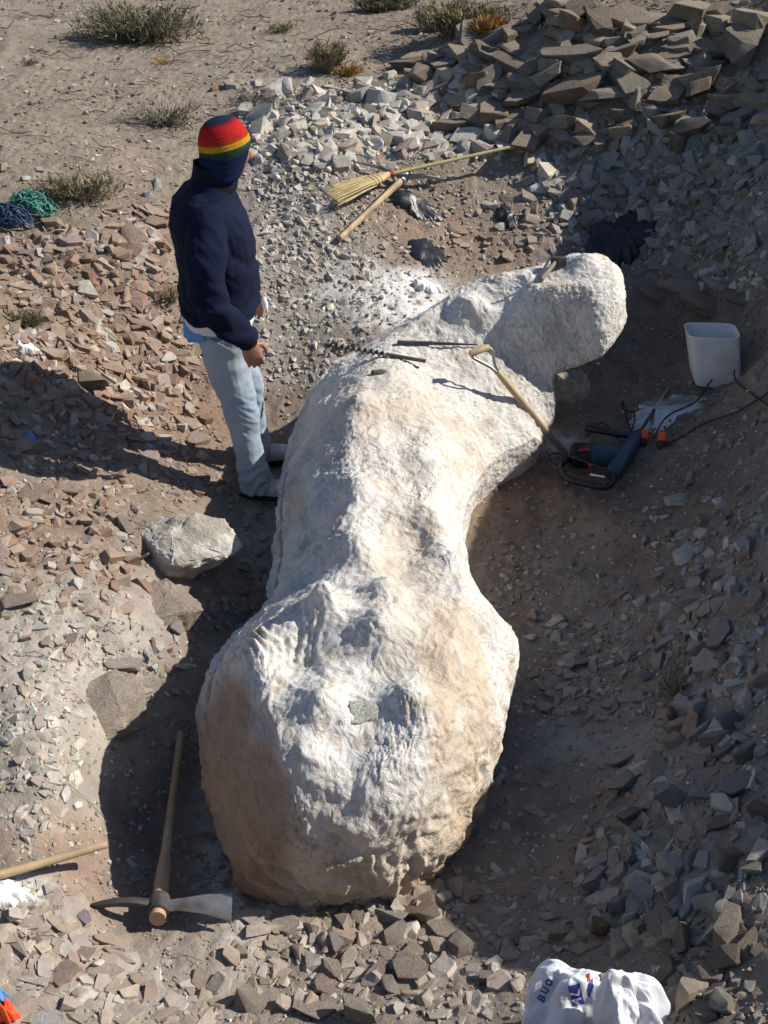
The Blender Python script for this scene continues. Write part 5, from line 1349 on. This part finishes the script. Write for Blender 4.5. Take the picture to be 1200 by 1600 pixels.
# ---------------------------------------------------------------- the person
PB = Vector(hit(400, 748)); person = empty('person', (PB.x - .005, PB.y, PB.z), math.radians(10))
tag(person, 'standing person in striped knitted hat, navy fleece and pale jeans looking down at the jacket', 'person')
def frame(d, ref):
    d = Vector(d).normalized(); ref = Vector(ref); u = (ref - d * ref.dot(d)).normalized(); return d, u, d.cross(u)
def hand(mb, W, d, wd, pn_, thumb=1, curl=.5):
    """W wrist, d towards the knuckles, wd across the palm towards the thumb side, pn_ palm normal"""
    d, wd, pn_ = Vector(d).normalized(), Vector(wd).normalized(), Vector(pn_).normalized()
    mb.loft([(W - d * .03, wd, pn_, .026, .020), (W, wd, pn_, .027, .019), (W + d * .03, wd, pn_, .036, .017), (W + d * .065, wd, pn_, .041, .015), (W + d * .088, wd, pn_, .040, .013)], 16, True, 2.5)
    for k, (off, ln, r) in enumerate(((.030, .070, .0088), (.010, .078, .0090), (-.010, .073, .0086), (-.029, .058, .0076))):
        b = W + d * .078 + wd * off; pts = [b]; dr = (d + wd * off * 1.4).normalized()
        for j, (f, ang) in enumerate(((.45, curl * .45), (.30, curl * .8), (.25, curl * .7))):
            ax = dr.cross(pn_).normalized(); dr = Quaternion(ax, ang) @ dr; pts.append(pts[-1] + dr * ln * f)
        mb.tube(pts, [r * 1.02, r, r * .92, r * .72], n=9)
    b = W + d * .022 + wd * .026; p1 = b + (d * .5 + wd * .7 + pn_ * .35).normalized() * .036; p2 = p1 + (d * .9 + wd * .25 + pn_ * .3).normalized() * .03; p3 = p2 + (d * .95 + pn_ * .25).normalized() * .024
    mb.tube([b - wd * .008, p1, p2, p3], [.013, .0115, .010, .0078], n=10)
    return p1, p2, p3
# body: one continuous surface
bd_ = MB(); FX = Vector((1, 0, 0)); FY = Vector((0, 1, 0))
hd = Vector((0.005, 0, 1.605)); hq = Quaternion((0, 0, 1), math.radians(14)) @ Quaternion((0, 1, 0), math.radians(12))
def hh_(x, y, z): return hd + hq @ Vector((x, y, z))
hx, hy, hz = hq @ Vector((1, 0, 0)), hq @ Vector((0, 1, 0)), hq @ Vector((0, 0, 1))
bd_.loft([(hh_(.012, 0, -.115), hx, hy, .040, .036), (hh_(.010, 0, -.10), hx, hy, .062, .050), (hh_(.006, 0, -.07), hx, hy, .078, .060), (hh_(.004, 0, -.03), hx, hy, .088, .070), (hh_(0, 0, .01), hx, hy, .094, .075), (hh_(-.003, 0, .05), hx, hy, .093, .075), (hh_(-.006, 0, .085), hx, hy, .076, .062), (hh_(-.008, 0, .11), hx, hy, .040, .034)], 24, True, 2.2)
bd_.tube([hh_(.086, 0, .022), hh_(.100, 0, -.002), hh_(.108, 0, -.018), hh_(.088, 0, -.03)], [.007, .010, .013, .011], n=10)       # nose
bd_.tube([hh_(.070, -.018, -.062), hh_(.082, 0, -.060), hh_(.070, .018, -.062)], .008, n=8); bd_.tube([hh_(.068, -.016, -.073), hh_(.079, 0, -.074), hh_(.068, .016, -.073)], .008, n=8)   # lips
bd_.tube([hh_(.062, 0, -.098), hh_(.070, 0, -.104)], [.018, .014], n=10)
bd_.tube([hh_(.078, -.036, .028), hh_(.092, 0, .032), hh_(.078, .036, .028)], .009, n=8)
for s in (-1, 1):
    bd_.loft([(hh_(-.005, s * .070, -.005), hx, hz, .016, .028), (hh_(-.010, s * .084, 0), hx, hz, .019, .032)], 12, True)
    bd_.tube([hh_(.068, s * .03, .012), hh_(.076, s * .03, .012)], [.013, .012], n=10)
bd_.tube([(-.06, 0, 1.40), (-.045, 0, 1.47), hh_(-.01, 0, -.10)], [.065, .056, .055], n=16)
bd_.loft([((-.075, 0, .84), FX, FY, .10, .14), ((-.075, 0, .95), FX, FY, .105, .145), ((-.07, 0, 1.1), FX, FY, .10, .14), ((-.07, 0, 1.28), FX, FY, .11, .16), ((-.075, 0, 1.38), FX, FY, .09, .16), ((-.07, 0, 1.44), FX, FY, .06, .09)], 20, True, 2.3)
RW, LW = Vector((.015, -.262, .885)), Vector((.07, .235, .90))
bd_.tube([(-.10, -.165, 1.37), (-.115, -.235, 1.28), (-.125, -.275, 1.12), (-.085, -.285, 1.02), (-.005, -.268, .925), RW], [.045, .045, .036, .034, .030, .026], n=14)
bd_.tube([(-.10, .165, 1.37), (-.10, .235, 1.28), (-.08, .27, 1.12), (-.04, .265, 1.03), (.045, .24, .94), LW], [.045, .045, .036, .034, .030, .026], n=14)
hand(bd_, RW, (.26, .02, -1), (.95, .12, .25), (-.1, 1, .0), curl=.42)
lt = hand(bd_, LW, (.20, -.05, -1), (.85, -.5, .15), (-.5, -.85, 0), curl=.55)
for (hp, kn, an) in (((-.075, -.09, .86), (-.035, -.115, .47), (.0, -.135, .08)), ((-.07, .09, .86), (-.0, .10, .47), (.03, .14, .08))):
    bd_.tube([hp, (Vector(hp) + Vector(kn)) / 2, kn, (Vector(kn) + Vector(an)) / 2 + Vector((-.01, 0, .03)), an], [.078, .068, .052, .048, .034], n=16)
    bd_.tube([Vector(an) + Vector((-.03, 0, -.03)), Vector(an) + Vector((.15, 0, -.05))], [.032, .025], n=10)
me = remesh(bd_, .0048, 2)
me.name = 'body'
me.polygons.foreach_set('use_smooth', np.ones(len(me.polygons), bool)); me.materials.append(M['skin']); link('body', me, person)
for s in (-1, 1):
    MB().loft([(hh_(.074, s * .03, .014), hy, hz, .002, .002), (hh_(.082, s * .03, .014), hy, hz, .011, .006), (hh_(.0865, s * .03, .014), hy, hz, .007, .004)], 12, True).build('eye', M['paper'], person)
# fleece
fl = MB()
fl.loft([((-.085, 0, .915), FX, FY, .148, .190), ((-.085, 0, .93), FX, FY, .158, .200), ((-.08, 0, 1.0), FX, FY, .168, .205), ((-.072, 0, 1.10), FX, FY, .166, .200), ((-.078, 0, 1.22), FX, FY, .162, .205), ((-.09, 0, 1.32), FX, FY, .156, .215), ((-.095, 0, 1.385), FX, FY, .138, .205), ((-.09, 0, 1.43), FX, FY, .112, .155), ((-.07, 0, 1.47), FX, FY, .086, .10), ((-.055, 0, 1.50), FX, FY, .082, .086)], 28, True, 2.3)
sleeves = ([(-.09, -.13, 1.40), (-.115, -.235, 1.28), (-.125, -.275, 1.12), (-.085, -.285, 1.02), (-.005, -.268, .925), (.008, -.264, .895)], [.062, .078, .068, .064, .052, .043]), ([(-.09, .13, 1.40), (-.10, .235, 1.28), (-.08, .27, 1.12), (-.04, .265, 1.03), (.045, .24, .94), (.063, .236, .91)], [.062, .078, .068, .064, .052, .043])
for p_, r_ in sleeves: fl.tube(smooth_path(p_, 4), np.interp(np.linspace(0, 5, 21), range(6), r_), n=18)
me = remesh(fl, .006, 9); me.name = 'fleece'
c = co_of(me); nn = no_of(me); x, y, z = c.T
arm = sstep(.18, .24, np.abs(y)) 
wr = ridged(x * 9 + z * 5, y * 7, z * 5 + .5 * x, 2) * .5 + .5
dsp = .011 * (wr ** 2) + .010 * fbm(x * 5, y * 5, z * 5, 3) + arm * .007 * np.sin(z * 70 + x * 40 + 3 * pn(x * 12, y * 12, z * 12)) * sstep(1.25, 1.05, z)
dsp += .010 * sstep(1.06, .96, z) * (1 - arm) * np.sin(z * 80 + 4 * pn(x * 7, y * 7, z * 3))
dsp += -.012 * np.exp(-((z - 1.24 + .9 * (x + .02)) / .03) ** 2) * (x > -.02)
set_co(me, c + nn * dsp[:, None]); me.polygons.foreach_set('use_smooth', np.ones(len(me.polygons), bool)); me.materials.append(M['navy'])
fleece = link('fleece', me, person)
cu = MB()
for W_2, dd_ in ((RW, (.26, .02, -1)), (LW, (.2, -.05, -1))):
    dd_ = Vector(dd_).normalized(); cu = MB(); cu.tube([W_2 - dd_ * .012, W_2 + dd_ * .004, W_2 + dd_ * .018, W_2 + dd_ * .016, W_2 - dd_ * .01], [.044, .043, .039, .033, .033], n=20); cu.build('cuff', M['black_fleece'], fleece)
co = MB(); V_ = []
co.loft([((-.062, 0, 1.455), FX, FY, .100, .108), ((-.050, 0, 1.49), FX, FY, .094, .096), ((-.045, 0, 1.52), FX, FY, .092, .086), ((-.038, 0, 1.545), FX, FY, .094, .086), ((-.038, 0, 1.547), FX, FY, .088, .080), ((-.045, 0, 1.50), FX, FY, .085, .085), ((-.055, 0, 1.46), FX, FY, .08, .085)][:7], 36, False, 2.1)
cm = co.build('collar', M['black_fleece'], fleece); c = co_of(cm.data); x, y, z = c.T; c[:, 2] += sstep(1.46, 1.55, z) * (-.22 * (x + .02) - .004 + .012 * pn(x * 14, y * 14, 0 * x)); c[:, :2] *= (1 + .05 * pn(x * 10, y * 10, z * 10))[:, None]; set_co(cm.data, c)
# jeans
jn = MB()
jn.loft([((-.08, 0, .97), FX, FY, .120, .165), ((-.085, 0, .90), FX, FY, .132, .178), ((-.085, 0, .83), FX, FY, .130, .180), ((-.08, 0, .78), FX, FY, .115, .165)], 26, True, 2.4)
legs = ([(-.085, -.088, .86), (-.075, -.098, .70), (-.045, -.112, .50), (-.025, -.125, .30), (.0, -.135, .10), (.004, -.137, .045)], [.112, .102, .080, .069, .070, .076]), ([(-.078, .088, .86), (-.05, .095, .70), (.005, .10, .50), (.015, .12, .30), (.03, .14, .10), (.034, .142, .05)], [.104, .092, .072, .064, .064, .070])
for p_, r_ in legs: jn.tube(smooth_path(p_, 5), np.interp(np.linspace(0, 5, 26), range(6), r_), n=20)
me = remesh(jn, .0055, 8); me.name = 'jeans'
c = co_of(me); nn = no_of(me); x, y, z = c.T
lowf = sstep(.30, .06, z); kneef = np.exp(-((z - .47) / .09) ** 2) + .7 * np.exp(-((z - .85) / .05) ** 2)
dsp = -.006 + .008 * fbm(x * 6, y * 6, z * 4, 3) + .007 * ridged(x * 5 + z * 2, y * 5, z * 4.5 - x * 3, 2) + lowf * (.012 * ridged(x * 7, y * 7, z * 24 + x * 9, 2) + .006 * np.sin(z * 95 + 9 * pn(x * 9, y * 9, z * 4))) + kneef * .010 * ridged(x * 5 + 2, y * 5, z * 15 + x * 12, 2) + .004 * fbm(x * 12, y * 12, z * 14, 2)
set_co(me, c + nn * dsp[:, None]); me.polygons.foreach_set('use_smooth', np.ones(len(me.polygons), bool)); me.materials.append(M['denim'])
jeans = link('jeans', me, person)
MB().loft([((-.088, 0, .885), FX, FY, .150, .192), ((-.088, 0, .90), FX, FY, .155, .197), ((-.088, 0, .95), FX, FY, .150, .193), ((-.088, 0, .95), FX, FY, .145, .188), ((-.088, 0, .886), FX, FY, .146, .188)], 36, False, 2.4).build('shirt_hem', M['bandage'], person)
# blue cloth hanging at the back hip
V_ = []; F_ = []; na, nz_ = 16, 12
for k in range(2):
    for i in range(na):
        for j in range(nz_):
            th = math.radians(178 + 66 * i / (na - 1)); zz = .925 - .115 * j / (nz_ - 1) * (1 - .45 * (i / (na - 1)) ** 2); rr = 1.0 + .03 * math.sin(i * 1.1) + .012 * k
            V_.append((-.088 + .150 * rr * math.cos(th) - .012 * j / nz_, .195 * rr * math.sin(th), zz))
    n0 = k * na * nz_
    for i in range(na - 1):
        for j in range(nz_ - 1): q = n0 + i * nz_ + j; F_.append((q, q + 1, q + nz_ + 1, q + nz_) if k else (q, q + nz_, q + nz_ + 1, q + 1))
MB().add(V_, F_).build('blue_shirt_tail', M['sky_cloth'], person)
# boots
for (ax_, ay_, rz_) in ((.0, -.137, -.25), (.032, .142, .05)):
    q = Quaternion((0, 0, 1), rz_); fw = q @ Vector((1, 0, 0)); sd_ = q @ Vector((0, 1, 0)); o_ = Vector((ax_, ay_, 0)); U = Vector((0, 0, 1))
    bt_ = MB(); bt_.loft([(o_ + fw * -.075 + U * .05, sd_, U, .026, .035), (o_ + fw * -.06 + U * .055, sd_, U, .037, .046), (o_ + fw * .0 + U * .058, sd_, U, .042, .05), (o_ + fw * .07 + U * .048, sd_, U, .044, .042), (o_ + fw * .13 + U * .042, sd_, U, .047, .036), (o_ + fw * .175 + U * .036, sd_, U, .040, .030), (o_ + fw * .20 + U * .030, sd_, U, .022, .018)], 18, True, 2.5)
    bt_.tube([o_ + U * .06 - fw * .015, o_ + U * .14 - fw * .015], [.046, .05], n=16)
    me = remesh(bt_, .005, 3); me.name = 'boot'; me.polygons.foreach_set('use_smooth', np.ones(len(me.polygons), bool)); me.materials.append(M['boot']); b_o = link('boot', me, person)
    s_ = MB(); Vs = []; nS = 24
    prof = [(-.082, .026), (-.05, .040), (.02, .042), (.08, .046), (.14, .049), (.185, .040), (.208, .018)]
    outl = [o_ + fw * a + sd_ * b for a, b in prof] + [o_ + fw * a - sd_ * b for a, b in prof[::-1]]
    n_ = len(outl); s_.add([p + U * -.004 for p in outl] + [p + U * .020 for p in outl], [tuple(range(n_)), tuple(range(n_, 2 * n_))[::-1]] + [(i, (i + 1) % n_, n_ + (i + 1) % n_, n_ + i) for i in range(n_)])
    s_.build('sole', M['black_plastic'], b_o, bevel=.003)
    for k in range(4):
        c0 = o_ + fw * (.045 + .022 * k) + U * (.096 - .010 * k); MB().tube([c0 - sd_ * .022, c0 + U * .003, c0 + sd_ * .022], .0025, n=6).build('lace', M['bandage'], b_o)
# bandaged thumb and small emblem on the chest
MB().tube([lt[0], lt[1], lt[2]], [.0145, .0135, .011], n=12).build('thumb_bandage', M['bandage'], person)
# knitted hat with ear flaps
na, nt = 96, 60; hv = []; hc_ = []; hf = []
bandcol = [(.0, (.016, .022, .055)), (.20, (.016, .022, .055)), (.23, (.14, .012, .03)), (.31, (.40, .015, .02)), (.46, (.42, .020, .018)), (.59, (.36, .035, .015)), (.61, (.50, .26, .02)), (.68, (.46, .26, .02)), (.695, (.025, .06, .035)), (.765, (.02, .045, .035)), (.80, (.010, .016, .05)), (1.01, (.012, .02, .06))]
bt_t = [b[0] for b in bandcol]; bt_c = np.array([b[1] for b in bandcol])
hs = hh_(0, 0, .012)
tq = Quaternion(hy, math.radians(-21))
for i in range(na):
    a = 2 * PI * i / na
    for j in range(nt):
        t = j / (nt - 1)
        ph = min(t, .74) / .74 * PI / 2; low = max(0, t - .74) / .26
        fl_ = math.exp(-((abs(abs(math.atan2(math.sin(a), math.cos(a))) - PI / 2 + .12)) / .82) ** 4)     # flaps over the ears
        back = .5 - .5 * math.cos(a)
        drop = low * (.028 + .092 * fl_ + .02 * back * (1 - fl_))
        rib = 1 + .010 * math.sin(j * 1.9) + .004 * math.sin(a * 48)
        rx_ = .107 * math.sin(ph) ** .8 * rib * (1 - .05 * low); ry_ = .090 * math.sin(ph) ** .8 * rib * (1 - .03 * low); zz = .118 * math.cos(ph)
        p = Vector((math.cos(a) * rx_ - .004, math.sin(a) * ry_, zz)); p = hs + tq @ (hq @ p) - hz * drop
        hv.append(p[:]); hc_.append([np.interp(t + .004 * math.sin(a * 30), bt_t, bt_c[:, k]) for k in range(3)])
for i in range(na):
    for j in range(nt - 1):
        q = i * nt + j; r = ((i + 1) % na) * nt + j; hf.append((q, q + 1, r + 1, r))
hme = mesh_from('knitted_hat', np.array(hv), np.array(hf), M['knit'], smooth=True, col=np.array(hc_)); ho = link('knitted_hat', hme, person)
so = ho.modifiers.new('thick', 'SOLIDIFY'); so.thickness = .006; so.offset = -1
